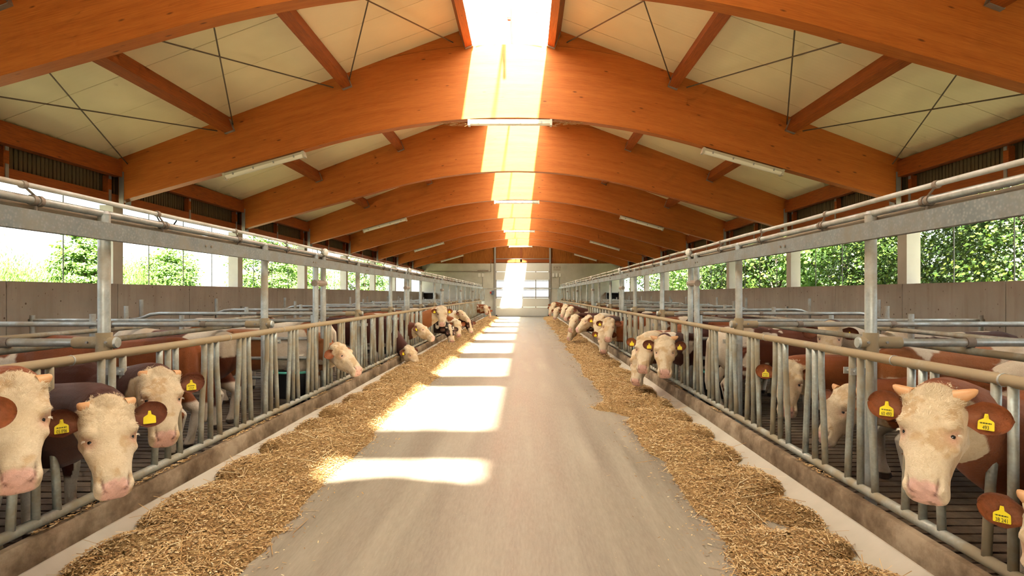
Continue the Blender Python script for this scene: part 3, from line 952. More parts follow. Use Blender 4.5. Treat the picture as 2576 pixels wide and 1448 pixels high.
    # ---- water trough
    for j in range(0, 2):
        y = 9.18 + BAY * j
        e = empty('water_trough', (XC + s * 3.30, y, 0.3)); tag(e, '%s black water trough with teal rim behind the %s fence' % ('nearer' if j == 0 else 'further', nm), 'trough', 'water troughs')
        poly = [(math.cos(a) * 0.30 * (1 if abs(math.cos(a)) < 0.8 else 1.05), math.sin(a) * 0.22) for a in np.linspace(0, 2 * math.pi, 20)[:-1]]
        mbt = MB().extrude(poly, lambda p: (XC + s * 3.32 + p[0] * 0.8, y + p[1] * 0.8, 0.12), lambda p: (XC + s * 3.32 + p[0], y + p[1], 0.50))
        mbt.build('tub', M['black'], e, True)
        ring = [(XC + s * 3.32 + p[0], y + p[1], 0.515) for p in poly]
        MB().tube(ring + ring[:1], 0.02, 6, False).build('rim', M['teal'], e, True)
        MB().box(XC + s * 3.32 - 0.05, XC + s * 3.32 + 0.05, y - 0.05, y + 0.05, 0, 0.13).build('pedestal', M['galv'], e)

# ---- cross pipe in front of the door and things on the far wall
o = MB().tube([(XC - 2.86, 43.3, 2.12), (XC + 2.86, 43.3, 2.12)], 0.035, 10).build('cross_pipe', M['galv'], None, True)
tag(o, 'horizontal pipe spanning the alley in front of the far door', 'pipe')
for s, nm in ((-1, 'left'), (1, 'right')):
    xx = XC + s * 7.05
    e = empty('hatch', (xx, Y1, 1.3)); tag(e, 'dark open feed hatch box on the far wall behind the %s pens' % nm, 'hatch', 'dark wall hatches')
    x0, x1 = xx - 0.55, xx + 0.45
    MB().box(x0, x1, Y1 - 0.50, Y1 - 0.46, 1.25, 1.30).box(x0, x1, Y1 - 0.50, Y1, 1.80, 1.85).box(x0, x0 + 0.05, Y1 - 0.5, Y1, 1.25, 1.8).box(x1 - 0.05, x1, Y1 - 0.5, Y1, 1.25, 1.8).build('hatch_frame', M['bracket'], e)
    MB().box(x0 + 0.05, x1 - 0.05, Y1 - 0.05, Y1 - 0.01, 1.25, 1.80).box(x0 + 0.05, x1 - 0.05, Y1 - 0.48, Y1 - 0.01, 1.26, 1.29).build('hatch_inside', M['black'], e)
    e = empty('gate_panel', (XC + s * 2.8, 42.6, 0)); tag(e, 'bluish sheet and tube gate closing the %s fence at the far end' % nm, 'gate', 'end gates')
    MB().box(*sorted((XC + s * 2.80 - 0.02, XC + s * 2.80 + 0.02)), 41.75, 45.5, 0.25, 1.20).build('sheet', M['galv'], e)
    for y in (41.75, 43.0, 44.3, 45.5):
        MB().tube([(XC + s * 2.80, y, 0), (XC + s * 2.80, y, 2.1)], 0.035, 8).build('gate_upright', M['galv'], e, True)
e = empty('motor', (-2.52, Y1 - 0.2, 1.8)); tag(e, 'blue-grey door motor with red end beside the far door', 'motor')
MB().tube([(-2.45, Y1 - 0.18, 1.66), (-2.45, Y1 - 0.18, 1.98)], 0.11, 12).build('motor_body', M['motor'], e, True)
MB().box(-2.67, -2.56, Y1 - 0.22, Y1 - 0.10, 1.76, 1.90).build('brake_cap', M['red'], e)
MB().tube([(-2.45, Y1 - 0.08, 0.2), (-2.45, Y1 - 0.08, 1.66)], 0.012, 6).build('cable_duct', M['bracket'], e)
for s, xs_, nm in ((-1, (-3.50, -3.22), 'left'), (1, (2.20, 2.45, 2.70), 'right')):
    e = empty('switch_box', (xs_[0], Y1, 3.2)); tag(e, '%s white switch boxes with conduit beside the far door' % ('two' if s < 0 else 'three'), 'switch box')
    for xx in xs_:
        MB().box(xx - 0.085, xx + 0.085, Y1 - 0.10, Y1, 3.05, 3.32).build('box', M['white'], e)
    MB().tube([(xs_[-1] - 0.03, Y1 - 0.03, 3.05), (xs_[-1] - 0.03, Y1 - 0.03, 2.3)], 0.015, 6).build('conduit', M['bracket'], e)
o = MB().box(-3.65, -2.80, Y1 - 0.09, Y1, 3.44, 3.56).build('cable_tray', M['clamp']); tag(o, 'brown cable tray above the two switch boxes', 'cable tray')
o = MB().tube([(-7.5, Y1 - 0.04, 3.46), (-3.2, Y1 - 0.04, 3.46), (-2.60, Y1 - 0.04, 3.46), (-2.60, Y1 - 0.04, 4.35)], 0.022, 6).build('conduit', M['clamp']); tag(o, 'long brown conduit across the far wall left of the door', 'conduit')
e = empty('wall_sign', (2.45, Y1, 3.75)); tag(e, 'small grey plaque with faint markings above three switch boxes', 'sign')
MB().box(2.15, 2.80, Y1 - 0.03, Y1, 3.52, 3.98).build('plate', M['fixture'], e)
mb = MB()
for i, xx in enumerate((2.24, 2.38, 2.52, 2.66)):
    mb.box(xx, xx + 0.08, Y1 - 0.036, Y1 - 0.03, 3.80, 3.83).box(xx, xx + 0.08, Y1 - 0.036, Y1 - 0.03, 3.70, 3.72)
    mb.box(xx + (0.06 if i % 2 else 0.0), xx + (0.08 if i % 2 else 0.02), Y1 - 0.036, Y1 - 0.03, 3.70, 3.83)
mb.box(2.22, 2.74, Y1 - 0.036, Y1 - 0.03, 3.58, 3.60)
mb.build('markings', M['rod'], e)

# ================================================================== FEED ON THE FLOOR
nz = Noise(3)
def feed_height(s, x, y):
    """x: distance from the centre line, y: depth; height of the hay there (may be negative)"""
    P = np.stack([x, y, np.full_like(x, 3.0 if s < 0 else 9.0)], 1)
    wob = nz.fbm(P, 1.3, 3) - 0.5
    big = nz.fbm(P + 7, 0.55, 2) - 0.5
    inner = (1.56 if s < 0 else 1.60) + 0.30 * big + 0.22 * wob
    if s > 0: inner = inner - 0.10 * np.exp(-((y - 8.9) / 0.35) ** 2) * 3
    # cattle eat scallops out of the heap on the curb side
    sc = np.abs(np.sin(np.pi * (y / 1.02 + (0.1 if s < 0 else 0.45)) + 0.5 * np.sin(y * 0.9)))
    outer = (2.61 if s < 0 else 2.54) - (0.34 if s < 0 else 0.40) * (1 - sc) ** 1.5 + 0.10 * wob
    outer = np.where(y > 12, np.minimum(outer + 0.08, 2.6), outer)
    t = np.minimum((x - inner) / 0.42, (outer - x) / 0.13)
    h = np.where(t < 0, 0.06 * t, 0.115 * (1 - np.exp(-1.7 * np.clip(t, 0, 9))))
    h = h * (0.75 + 0.9 * (nz.fbm(P + 3, 2.2, 3))) + 0.040 * (nz.fbm(P, 7, 3) - 0.5) - 0.012 * (nz(P + 11, 1.7) > 0.68)
    hole = nz.fbm(P + 23, 1.1, 2)
    h = h - np.clip((hole - 0.66) * 1.0, 0, 0.12)
    return h
for s, nm in ((-1, 'left'), (1, 'right')):
    ny = 900
    u = np.linspace(0, 1, ny)
    ys = 1.6 + 42.5 * u ** 1.8
    xs = np.linspace(1.05, 2.62, 46)
    X, Y = np.meshgrid(xs, ys)
    H = feed_height(s, X.ravel(), Y.ravel())
    V = np.stack([XC + s * X.ravel(), Y.ravel(), np.maximum(H - 0.008, -0.03)], 1)
    nx = len(xs)
    idx = (np.arange(ny - 1)[:, None] * nx + np.arange(nx - 1)[None, :]).ravel()
    F = np.stack([idx, idx + 1, idx + nx + 1, idx + nx], 1) if s > 0 else np.stack([idx, idx + nx, idx + nx + 1, idx + 1], 1)
    hv = H[F].max(1) > -0.004
    F = F[hv]
    o = np_mesh('hay_heap', V, F, M['feed'], None, True)
    tag(o, 'long strip of chopped hay feed lying along the %s curb' % nm, 'hay', 'hay strips', 'stuff')
    # single stalks and flakes
    N = 140000
    r = np.random.default_rng(5 + s)
    yy = 2.6 + 34 * r.random(N) ** 2.6
    xx = 1.05 + 1.6 * r.random(N)
    h = feed_height(s, xx, yy)
    keep = (h > 0.0) | (r.random(N) < 0.22 * np.exp(-np.clip(-h, 0, 1) * 75)) | (r.random(N) < 0.004)
    keep &= xx < 2.60
    xx, yy, h = xx[keep], yy[keep], h[keep]
    n = len(xx)
    L = 0.005 + 0.013 * r.random(n) ** 2
    lng = r.random(n) < 0.02
    L[lng] = 0.05 + 0.10 * r.random(lng.sum())
    W = 0.0014 + 0.0026 * r.random(n); W[lng] = 0.0022
    L *= (1 + 0.025 * (yy - 3)); W *= (1 + 0.06 * (yy - 3))
    a = r.random(n) * 2 * np.pi; tl = (r.random(n) - 0.35) * 0.7
    tl[lng] = (r.random(lng.sum()) - 0.3) * 0.5
    d = np.stack([np.cos(a) * np.cos(tl), np.sin(a) * np.cos(tl), np.sin(tl)], 1)
    sd = np.stack([-np.sin(a), np.cos(a), (r.random(n) - 0.5) * 1.2], 1); sd /= np.linalg.norm(sd, axis=1)[:, None]
    c = np.stack([XC + s * xx, yy, np.maximum(h, 0) + 0.004 + 0.008 * r.random(n)], 1)
    V = np.concatenate([c - d * L[:, None] - sd * W[:, None], c - d * L[:, None] + sd * W[:, None], c + d * L[:, None] + sd * W[:, None], c + d * L[:, None] - sd * W[:, None]], 0)
    V[:, 2] = np.maximum(V[:, 2], 0.003)
    i = np.arange(n)
    st = np_mesh('loose_stalks', V, np.stack([i, i + n, i + 2 * n, i + 3 * n], 1), M['straw'], o)
    tag(st, kind='stuff')
    # spilled crumbs on the curb ledge
    N = 2500
    yy = 3.0 + 12 * r.random(N); kk = nz(np.stack([yy, yy * 0, yy * 0 + s], 1), 1.6) > 0.62
    yy = yy[kk]; n = len(yy)
    c = np.stack([XC + s * (2.66 + 0.05 * r.random(n)), yy, 0.252 + 0.012 * r.random(n)], 1)
    a = r.random(n) * 6.28
    d = np.stack([np.cos(a), np.sin(a), 0 * a], 1) * (0.006 + 0.012 * r.random(n))[:, None]; sd = np.stack([-np.sin(a), np.cos(a), r.random(n) - 0.5], 1) * 0.004
    V = np.concatenate([c - d - sd, c - d + sd, c + d + sd, c + d - sd], 0); i = np.arange(n)
    tag(np_mesh('ledge_crumbs', V, np.stack([i, i + n, i + 2 * n, i + 3 * n], 1), M['straw'], o), kind='stuff')
# ================================================================== TREES OUTSIDE
def tree(name, x, y, h, rx, rz, zc, nleaf, size, mat, label, seed, drooping=False):
    r = np.random.default_rng(seed)
    e = empty(name, (x, y, -0.12)); tag(e, label, 'tree', 'trees beyond the %s windows' % ('left' if x < 0 else 'right'))
    # trunk and a few limbs
    mb = MB().tube([(x, y, -0.12), (x + 0.05, y, zc * 0.5), (x, y, zc + rz * 0.5)], [0.16, 0.11, 0.03], 8)
    for i in range(6):
        a = r.random() * 6.28; q = zc * (0.35 + 0.5 * r.random())
        mb.tube([(x, y, q), (x + rx * 0.35 * math.cos(a), y + rx * 0.35 * math.sin(a), q + rz * 0.25), (x + rx * 0.75 * math.cos(a), y + rx * 0.75 * math.sin(a), q + rz * 0.55)], [0.06, 0.04, 0.012], 6)
    mb.build('trunk', M['bark'], e, True)
    # leaves grow in sprays near the crown's surface
    nc = max(40, nleaf // 26)
    u = r.normal(size=(nc, 3)); u /= np.linalg.norm(u, axis=1)[:, None]
    rad = 0.55 + 0.47 * r.random(nc) ** 0.6
    C = u * rad[:, None] * np.array([rx, rx, rz]) * (0.85 + 0.3 * r.random(nc))[:, None]
    k = r.integers(0, nc, nleaf)
    sp = r.normal(size=(nleaf, 3)) * np.array([0.26, 0.26, 0.09 if not drooping else 0.40]) * (rx / 2.4)
    P = C[k] + sp + np.array([x, y, zc])
    ok = P[:, 2] > 0.05
    P, k = P[ok], k[ok]; n = len(P)
    nrm = u[k] * 0.7 + r.normal(size=(n, 3)) * 0.45 + np.array([0, 0, 0.75]); nrm /= np.linalg.norm(nrm, axis=1)[:, None]
    t = r.normal(size=(n, 3)); t -= nrm * (t * nrm).sum(1)[:, None]; t /= np.linalg.norm(t, axis=1)[:, None]
    if drooping: t = t * 0.5 + np.array([0, 0, -1.0]); t /= np.linalg.norm(t, axis=1)[:, None]
    b = np.cross(nrm, t)
    L = size * (0.6 + 0.8 * r.random(n)); W = L * (0.36 if not drooping else 0.16)
    V = np.concatenate([P - t * L[:, None] * 0.5, P + b * W[:, None], P + t * L[:, None] * 0.5 - nrm * L[:, None] * 0.18, P - b * W[:, None]], 0)
    i = np.arange(n)
    o = np_mesh('foliage', V, np.stack([i, i + n, i + 2 * n, i + 3 * n], 1), mat, e)
    tag(o, kind='stuff')
sd = 100
right = [(12.0, 13.2, 2.7, 3.4, 3.2), (12.0, 18.4, 2.5, 3.3, 3.1), (12.8, 23.8, 2.5, 2.7, 2.7), (12.4, 29.4, 2.7, 3.0, 3.0),
         (13.6, 36.0, 2.9, 3.0, 3.0), (13.0, 44.0, 3.2, 3.4, 3.3), (13.5, 54.0, 4.0, 4.0, 3.8)]
for i, (x, y, rx, rz, zc) in enumerate(right):
    sd += 1
    tree('broadleaf_tree', x, y, 6, rx, rz, zc, 42000 if i < 2 else 14000, 0.095 if i < 2 else 0.17, M['leaf_dark'] if i not in (2, 5) else M['leaf_pale'],
         '%s leafy tree from the viewer beyond the right windows' % ORD[i + 1], sd)
left = [(-20.0, 21.5, 1.9, 1.5, 1.7, 1), (-20.5, 24.5, 2.0, 1.3, 1.6, 1), (-19, 25.7, 1.2, 2.0, 2.4, 0), (-21, 30.5, 2.0, 1.5, 1.8, 1), (-20, 33.4, 1.5, 1.9, 2.4, 0), (-23, 37, 2.6, 1.6, 2.0, 1),
        (-14.2, 33, 2.0, 2.6, 2.9, 0), (-16, 42, 2.0, 2.1, 2.6, 0), (-20, 56, 3.0, 2.4, 3.0, 1), (-14.0, 52, 2.2, 2.4, 3.0, 0)]
for i, (x, y, rx, rz, zc, dr_) in enumerate(left):
    sd += 1
    tree('willow_tree' if dr_ else 'young_tree', x, y, 6, rx, rz, zc, 11000, 0.14, M['leaf_pale'],
         '%s sunlit %s tree from the viewer beyond the left windows' % (ORD[i + 1], 'drooping' if dr_ else 'young'), sd, bool(dr_))
# ================================================================== CATTLE
def loft(mb, rings):
    """rings: list of (centre, axis_w, axis_h, [(a, b) offsets]) -> closed skin"""
    n = len(rings[0])
    base = len(mb.v)
    for rg in rings: mb.v.extend([tuple(p) for p in rg])
    for i in range(len(rings) - 1):
        for k in range(n):
            a, b = base + i * n + k, base + i * n + (k + 1) % n
            mb.f.append((a, b, b + n, a + n))
    mb.f.append(tuple(base + k for k in range(n))[::-1])
    e = base + (len(rings) - 1) * n
    mb.f.append(tuple(e + k for k in range(n)))

def ering(c, aw, ah, w, top, bot, n=20, p=2.3):
    out = []
    for k in range(n):
        a = 2 * math.pi * k / n
        ca, sa = math.cos(a), math.sin(a)
        x = math.copysign(abs(ca) ** (2 / p), ca) * w
        y = math.copysign(abs(sa) ** (2 / p), sa)
        y = y * top if y > 0 else y * (-bot)
        out.append(c + aw * x + ah * y)
    return out

# (distance along the head, half width, centre height, up, down)
HEAD = [(-0.075, 0.060, 0, 0.015, -0.09), (-0.045, 0.118, 0, 0.056, -0.125), (0.0, 0.142, 0, 0.084, -0.15), (0.06, 0.153, 0, 0.100, -0.172), (0.13, 0.158, 0, 0.106, -0.19),
        (0.20, 0.156, 0, 0.100, -0.202), (0.26, 0.142, 0, 0.091, -0.205), (0.32, 0.121, 0, 0.083, -0.192), (0.38, 0.106, 0, 0.076, -0.162), (0.43, 0.100, -0.008, 0.080, -0.128),
        (0.47, 0.103, -0.018, 0.086, -0.106), (0.505, 0.107, -0.032, 0.082, -0.088), (0.535, 0.104, -0.046, 0.066, -0.072), (0.56, 0.092, -0.056, 0.044, -0.054), (0.577, 0.055, -0.060, 0.020, -0.026)]
EYE = (0.228, 0.127, 0.056)
coat_me_cache = {}
CREAM = np.array([0.71, 0.575, 0.39]); PALE = np.array([0.76, 0.66, 0.50]); PINK = np.array([0.76, 0.46, 0.385]); WHITE = np.array([0.72, 0.63, 0.50])
BROWNS = {'red': (0.235, 0.066, 0.018), 'tan': (0.34, 0.125, 0.040), 'dark': (0.070, 0.020, 0.012), 'chest': (0.14, 0.038, 0.016), 'black': (0.030, 0.014, 0.010)}

def bez(p0, p1, p2, p3, t):
    q = 1 - t
    return p0 * (q ** 3) + p1 * (3 * q * q * t) + p2 * (3 * q * t * t) + p3 * (t ** 3)

def cow(eye, yaw, pitch, roll, shoulder, heading, label, brown='red', seed=0, vox=0.016, patches=0.40, facecream=True, neckcream=False, horns=0.075, ears=(True, True), tags=('', ''),
        eardrop=(0.15, 0.15), scale=1.0, hair=0, drop=0.0, spots=0.0, lashes=False, hs=0.90, earsize=1.0, group='cattle at the feed fences'):
    """eye: world point between the eyes; yaw: 0 faces -Y, positive turns towards +X; pitch: muzzle below level;
    shoulder: (x, y) of the forelegs; heading: direction the body points, degrees from +X"""
    # ---- head frame
    ya, pi_ = math.radians(yaw), math.radians(pitch)
    fwd = Vector((math.sin(ya), -math.cos(ya), 0))
    d = fwd * math.cos(pi_) + Vector((0, 0, -math.sin(pi_)))
    u = fwd * math.sin(pi_) + Vector((0, 0, math.cos(pi_)))
    sd = u.cross(d).normalized()
    if roll:
        R = Matrix.Rotation(math.radians(roll), 3, fwd)
        d, u, sd = R @ d, R @ u, R @ sd
    O = Vector(eye) - (d * EYE[0] + u * EYE[2]) * hs
    def hp(a, s, b): return O + (d * a + sd * s + u * b) * hs
    # ---- body frame
    he = math.radians(heading)
    bx = Vector((math.cos(he), math.sin(he), 0)); by = Vector((-math.sin(he), math.cos(he), 0)); bz = Vector((0, 0, 1))
    S = Vector((shoulder[0], shoulder[1], 0))
    def bp(x, y, z): return S + (bx * x + by * y + bz * z) * scale
    mb = MB()
    rings = [(-1.47, 0.98, 0.09, 0.12, -0.16), (-1.41, 0.97, 0.19, 0.22, -0.26), (-1.25, 0.94, 0.26, 0.30, -0.34), (-1.0, 0.90, 0.285, 0.335, -0.36), (-0.7, 0.88, 0.305, 0.345, -0.38), (-0.4, 0.88, 0.30, 0.35, -0.385),
             (-0.1, 0.89, 0.27, 0.375, -0.40), (0.08, 0.92, 0.235, 0.35, -0.45), (0.2, 0.94, 0.18, 0.27, -0.46), (0.29, 0.93, 0.11, 0.17, -0.38)]
    loft(mb, [ering(bp(x, 0, z), by * scale, bz * scale, w, t, b, 22, 2.2) for x, z, w, t, b in rings])
    # neck
    p0 = bp(-0.05, 0, 0.93); p3 = hp(0.03, 0, -0.045)
    back = (-d * 0.55 - u * 0.55)
    span = (p3 - p0).length
    p1 = p0 + (bx * 0.98 - bz * 0.04) * (span * 0.42); p2 = p3 + back * (span * 0.30)
    prev = None
    nr = []
    K = 12
    for i in range(K + 1):
        t = i / K
        c = bez(p0, p1, p2, p3, t)
        tn = (bez(p0, p1, p2, p3, min(1, t + 0.02)) - bez(p0, p1, p2, p3, max(0, t - 0.02))).normalized()
        up = (bz * (1 - t) + (u * 0.6 - d * 0.6) * t)
        up = (up - tn * up.dot(tn)).normalized()
        sw = tn.cross(up)
        w = 0.215 * (1 - t) + 0.128 * t; k_ = (1 - t) ** 1.5; tp = 0.27 * k_ + 0.135 * (1 - k_); bt = 0.38 * (1 - t) + 0.17 * t
        nr.append(ering(c, sw, up, w, tp, -bt, 20, 2.0))
    loft(mb, nr)
    # dewlap: a soft fold under the neck
    dl = []
    for i in range(7):
        t = 0.25 + 0.70 * i / 6
        c = bez(p0, p1, p2, p3, t)
        dl.append(c - bz * (0.37 * (1 - t) + 0.165 * t))
    mb.tube(dl, [0.03, 0.06, 0.065, 0.06, 0.055, 0.05, 0.03], 8)
    # head
    loft(mb, [ering(hp(a, 0, c), sd * hs, u * hs, w, t, b, 24, 2.35) for a, w, c, t, b in HEAD])
    for q in (-1, 1):
        mb.sphere(hp(0.178, q * 0.104, 0.052), 0.054 * hs, 12, 8)       # brow
        mb.sphere(hp(0.285, q * 0.108, 0.012), 0.040 * hs, 12, 8)       # cheekbone
        mb.sphere(hp(0.508, q * 0.060, 0.000), 0.048 * hs, 12, 8)       # nostril wing
        mb.sphere(hp(0.20, q * 0.088, -0.10), 0.064 * hs, 12, 8)        # cheek
        mb.sphere(hp(0.025, q * 0.105, 0.035), 0.052 * hs, 12, 8)       # horn base
    mb.sphere(hp(0.49, 0, -0.095), 0.056 * hs, 12, 8)                   # chin
    mb.sphere(hp(0.0, 0, 0.035), 0.075 * hs, 12, 8)                   # poll
    # legs
    for q in (-1, 1):
        mb.tube([bp(-0.02, q * 0.15, 0.80), bp(0.0, q * 0.165, 0.62), bp(0.03, q * 0.16, 0.40), bp(0.02, q * 0.155, 0.30), bp(0.02, q * 0.155, 0.14), bp(0.035, q * 0.155, 0.08), bp(0.05, q * 0.155, 0.0)],
                [0.14 * scale, 0.10 * scale, 0.062 * scale, 0.046 * scale, 0.042 * scale, 0.050 * scale, 0.058 * scale], 10)
        mb.tube([bp(-1.12, q * 0.14, 0.86), bp(-1.04, q * 0.19, 0.68), bp(-1.20, q * 0.19, 0.54), bp(-1.36, q * 0.175, 0.42), bp(-1.33, q * 0.17, 0.30), bp(-1.30, q * 0.17, 0.14), bp(-1.28, q * 0.17, 0.08), bp(-1.26, q * 0.17, 0.0)],
                [0.20 * scale, 0.16 * scale, 0.11 * scale, 0.062 * scale, 0.050 * scale, 0.044 * scale, 0.052 * scale, 0.058 * scale], 10)
    mb.tube([bp(-1.42, 0, 1.14), bp(-1.52, 0, 1.02), bp(-1.54, 0.01, 0.75), bp(-1.53, 0.02, 0.45), bp(-1.53, 0.02, 0.32)], [0.045, 0.035, 0.026, 0.04, 0.02], 8)
    # ---- one continuous skin
    me0 = bpy.data.meshes.new('tmp'); me0.from_pydata(mb.v, [], mb.f)
    ob0 = bpy.data.objects.new('tmp', me0); col.objects.link(ob0)
    rm = ob0.modifiers.new('r', 'REMESH'); rm.mode = 'VOXEL'; rm.voxel_size = vox; rm.use_smooth_shade = True
    sm = ob0.modifiers.new('s', 'SMOOTH'); sm.factor = 0.5; sm.iterations = max(2, int(0.055 / vox))
    dg = bpy.context.evaluated_depsgraph_get()
    me = bpy.data.meshes.new_from_object(ob0.evaluated_get(dg))
    bpy.data.objects.remove(ob0); bpy.data.meshes.remove(me0)
    me.name = 'bull'
    n = len(me.vertices)
    co = np.empty(n * 3, dtype=np.float32); me.vertices.foreach_get('co', co); co = co.reshape(-1, 3).astype(float)
    nm = np.empty(n * 3, dtype=np.float32); me.vertices.foreach_get('normal', nm); nm = nm.reshape(-1, 3).astype(float)
    D, U, SS, O3 = np.array(d), np.array(u), np.array(sd), np.array(O)
    rel = (co - O3) / hs
    ha, hsd, hu = rel @ D, rel @ SS, rel @ U
    inhead = (ha > -0.12) & (ha < 0.62) & (np.abs(hsd) < 0.24) & (hu > -0.30) & (hu < 0.2)
    N1 = Noise(50 + seed)
    P = rel
    def gauss(a, s, b, sa, ss, sb): return np.exp(-(((ha - a) / sa) ** 2 + ((hsd - s) / ss) ** 2 + ((hu - b) / sb) ** 2)) * inhead
    disp = np.zeros(n)
    eyem = np.zeros(n); nost = np.zeros(n)
    for q in (-1, 1):
        eg = gauss(EYE[0], q * EYE[1], EYE[2], 0.034, 0.04, 0.026)
        disp -= 0.018 * eg
        eyem = np.maximum(eyem, gauss(EYE[0] + 0.006, q * EYE[1], EYE[2] - 0.004, 0.040, 0.06, 0.030))
        ng = 0.75 * gauss(0.490, q * 0.079, 0.046, 0.035, 0.012, 0.012)
        ng = np.maximum(ng, gauss(0.506, q * 0.068, 0.034, 0.035, 0.013, 0.014))
        ng = np.maximum(ng, gauss(0.520, q * 0.058, 0.020, 0.035, 0.014, 0.015))
        ng = np.maximum(ng, 0.9 * gauss(0.532, q * 0.050, 0.005, 0.035, 0.012, 0.014))
        nost = np.maximum(nost, ng)
    disp -= 0.026 * nost
    mouth = np.exp(-((hu + 0.092) / 0.008) ** 2) * (ha > 0.40) * inhead
    disp -= 0.005 * mouth
    # ridge of the nose and wrinkles on the cheek
    disp += 0.008 * gauss(0.34, 0, 0.08, 0.10, 0.035, 0.04)
    wr = N1.fbm(P * np.array([[1, 1, 1]]), 18, 3) - 0.5
    fore = inhead & (ha < 0.20) & (hu > 0.0)
    disp += inhead * 0.006 * wr
    disp += fore * 0.016 * (np.abs(N1.fbm(P + 3, 26, 3) - 0.5) * 2 - 0.35) * np.clip((0.20 - ha) / 0.08, 0, 1)
    co2 = co + nm * (disp * hs)[:, None]
    me.vertices.foreach_set('co', co2.astype(np.float32).ravel())
    # ---- coat colours
    Bw = np.array(BROWNS[brown])
    brel = (co - np.array(S)) / scale
    lx, ly, lz = brel @ np.array(bx), brel @ np.array(by), brel[:, 2]
    BP = np.stack([lx, ly, lz], 1)
    pn = N1.fbm(BP + seed * 1.7, 1.7, 3) + 0.06 * (N1.fbm(BP, 14, 2) - 0.5)
    colr = np.tile(Bw, (n, 1)) * (0.80 + 0.4 * N1.fbm(BP, 5, 2))[:, None]
    wmask = np.clip((pn - (1 - patches)) / 0.012, 0, 1)
    legs = np.clip((0.33 + 0.25 * (pn - 0.5) - lz) / 0.03, 0, 1) * (lx < 0.30)
    belly = np.clip((0.60 + 0.3 * (pn - 0.5) - lz) / 0.02, 0, 1) * (np.abs(ly) < 0.2) * (lx < 0.30)
    wmask = np.maximum(wmask, np.maximum(legs, belly * 0.9))
    colr = colr * (1 - wmask[:, None]) + WHITE * wmask[:, None]
    if spots:
        sp = np.clip((N1.fbm(BP + 9, 9, 2) - (1 - spots)) / 0.03, 0, 1)
        colr = colr * (1 - sp[:, None]) + WHITE * sp[:, None]
    edge = 0.06 * (N1.fbm(P + 5, 9, 3) - 0.5)
    fm = ha + 0.55 * np.minimum(0, hu + 0.13) + edge + 0.9 * np.clip(hu, 0, 0.08)
    face = np.clip((fm + (0.30 if neckcream else 0.035)) / 0.012, 0, 1) * ((np.abs(hsd) < 0.30) & (hu > -0.42) & (ha < 0.65))
    if neckcream: face = face * np.where(ha < 0, np.clip((0.40 + edge * 2 - np.linalg.norm(rel, axis=1)) / 0.02, 0, 1), 1)
    if not facecream: face = face * np.clip(np.maximum(0.05 + edge - np.abs(hsd), ha - 0.34 + edge) / 0.012, 0, 1)
    cr = CREAM * (0.80 + 0.35 * N1.fbm(P, 7, 3))[:, None]
    cr = cr * (1 - 0.4 * np.clip((ha - 0.25) / 0.3, 0, 1))[:, None] + PALE * (0.4 * np.clip((ha - 0.25) / 0.3, 0, 1))[:, None]
    dirt = np.clip((N1.fbm(P + 8, 11, 3) - 0.56) / 0.1, 0, 0.6)
    cr = cr * (1 - dirt[:, None]) + np.array([0.52, 0.33, 0.155]) * dirt[:, None]
    colr = colr * (1 - face[:, None]) + cr * face[:, None]
    if spots:
        es = np.maximum(gauss(EYE[0], 0.14, 0, 0.05, 0.09, 0.07), 0) > 0.45
        colr[es] = Bw
    pk = np.clip((ha - 0.478 - 0.22 * np.clip(np.abs(hsd) - 0.03, 0, 1) + 0.03 * (N1.fbm(P, 30, 2) - 0.5)) / 0.018, 0, 1) * inhead * np.clip((hu + 0.088) / 0.025, 0, 1)
    pk = pk * np.clip((0.084 - np.abs(hsd)) / 0.022, 0.0, 1)
    mud = np.clip((N1.fbm(P + 4, 40, 2) - 0.63) / 0.04, 0, 0.8) * np.clip((-hu + 0.0) / 0.03, 0, 1)
    pcol = PINK * (0.90 + 0.25 * N1.fbm(P, 40, 2))[:, None]
    pcol = pcol * (1 - mud[:, None]) + np.array([0.26, 0.13, 0.07]) * mud[:, None]
    colr = colr * (1 - 0.92 * pk[:, None]) + pcol * (0.92 * pk[:, None])
    em = np.clip(eyem * 0.8, 0, 0.65)
    colr = colr * (1 - em[:, None]) + np.array([0.66, 0.36, 0.27]) * em[:, None]
    ns = np.clip((nost - 0.30) / 0.4, 0, 0.85)
    colr = colr * (1 - ns[:, None]) + np.array([0.13, 0.035, 0.03]) * ns[:, None]
    mo = 0.45 * mouth
    colr = colr * (1 - mo[:, None]) + np.array([0.34, 0.16, 0.12]) * mo[:, None]
    hoof = (lz < 0.055) & (lx < 0.30)
    colr[hoof] = np.array([0.06, 0.045, 0.035])
    ca = me.attributes.new('coat', 'FLOAT_COLOR', 'POINT')
    ca.data.foreach_set('color', np.concatenate([colr, np.ones((n, 1))], 1).astype(np.float32).ravel())
    me.materials.clear(); me.materials.append(M['coat'])
    me.shade_smooth()
    ob = link('bull', me)
    tag(ob, label, 'bull', group)
    # ---- eyes
    for q in (-1, 1):
        c = hp(EYE[0], q * (EYE[1] - 0.010), EYE[2] - 0.008)
        out = (sd * q * 0.80 + u * 0.58 + d * 0.14).normalized()
        ax = (d - out * d.dot(out)).normalized(); ay = out.cross(ax)
        # seat the eyeball in the skin that is actually there
        dv = co2 - np.array(c); tt_ = dv @ np.array(out); off = np.linalg.norm(dv - tt_[:, None] * np.array(out), axis=1)
        near = (off < max(0.012, vox)) & (np.abs(tt_) < 0.06)
        surf = float(np.median(tt_[near])) if near.any() else 0.008
        c = c + out * surf
        MB().sphere(c - out * 0.0095 * hs, 0.0180 * hs, 12, 8).build('eye', M['eye'], ob, True)
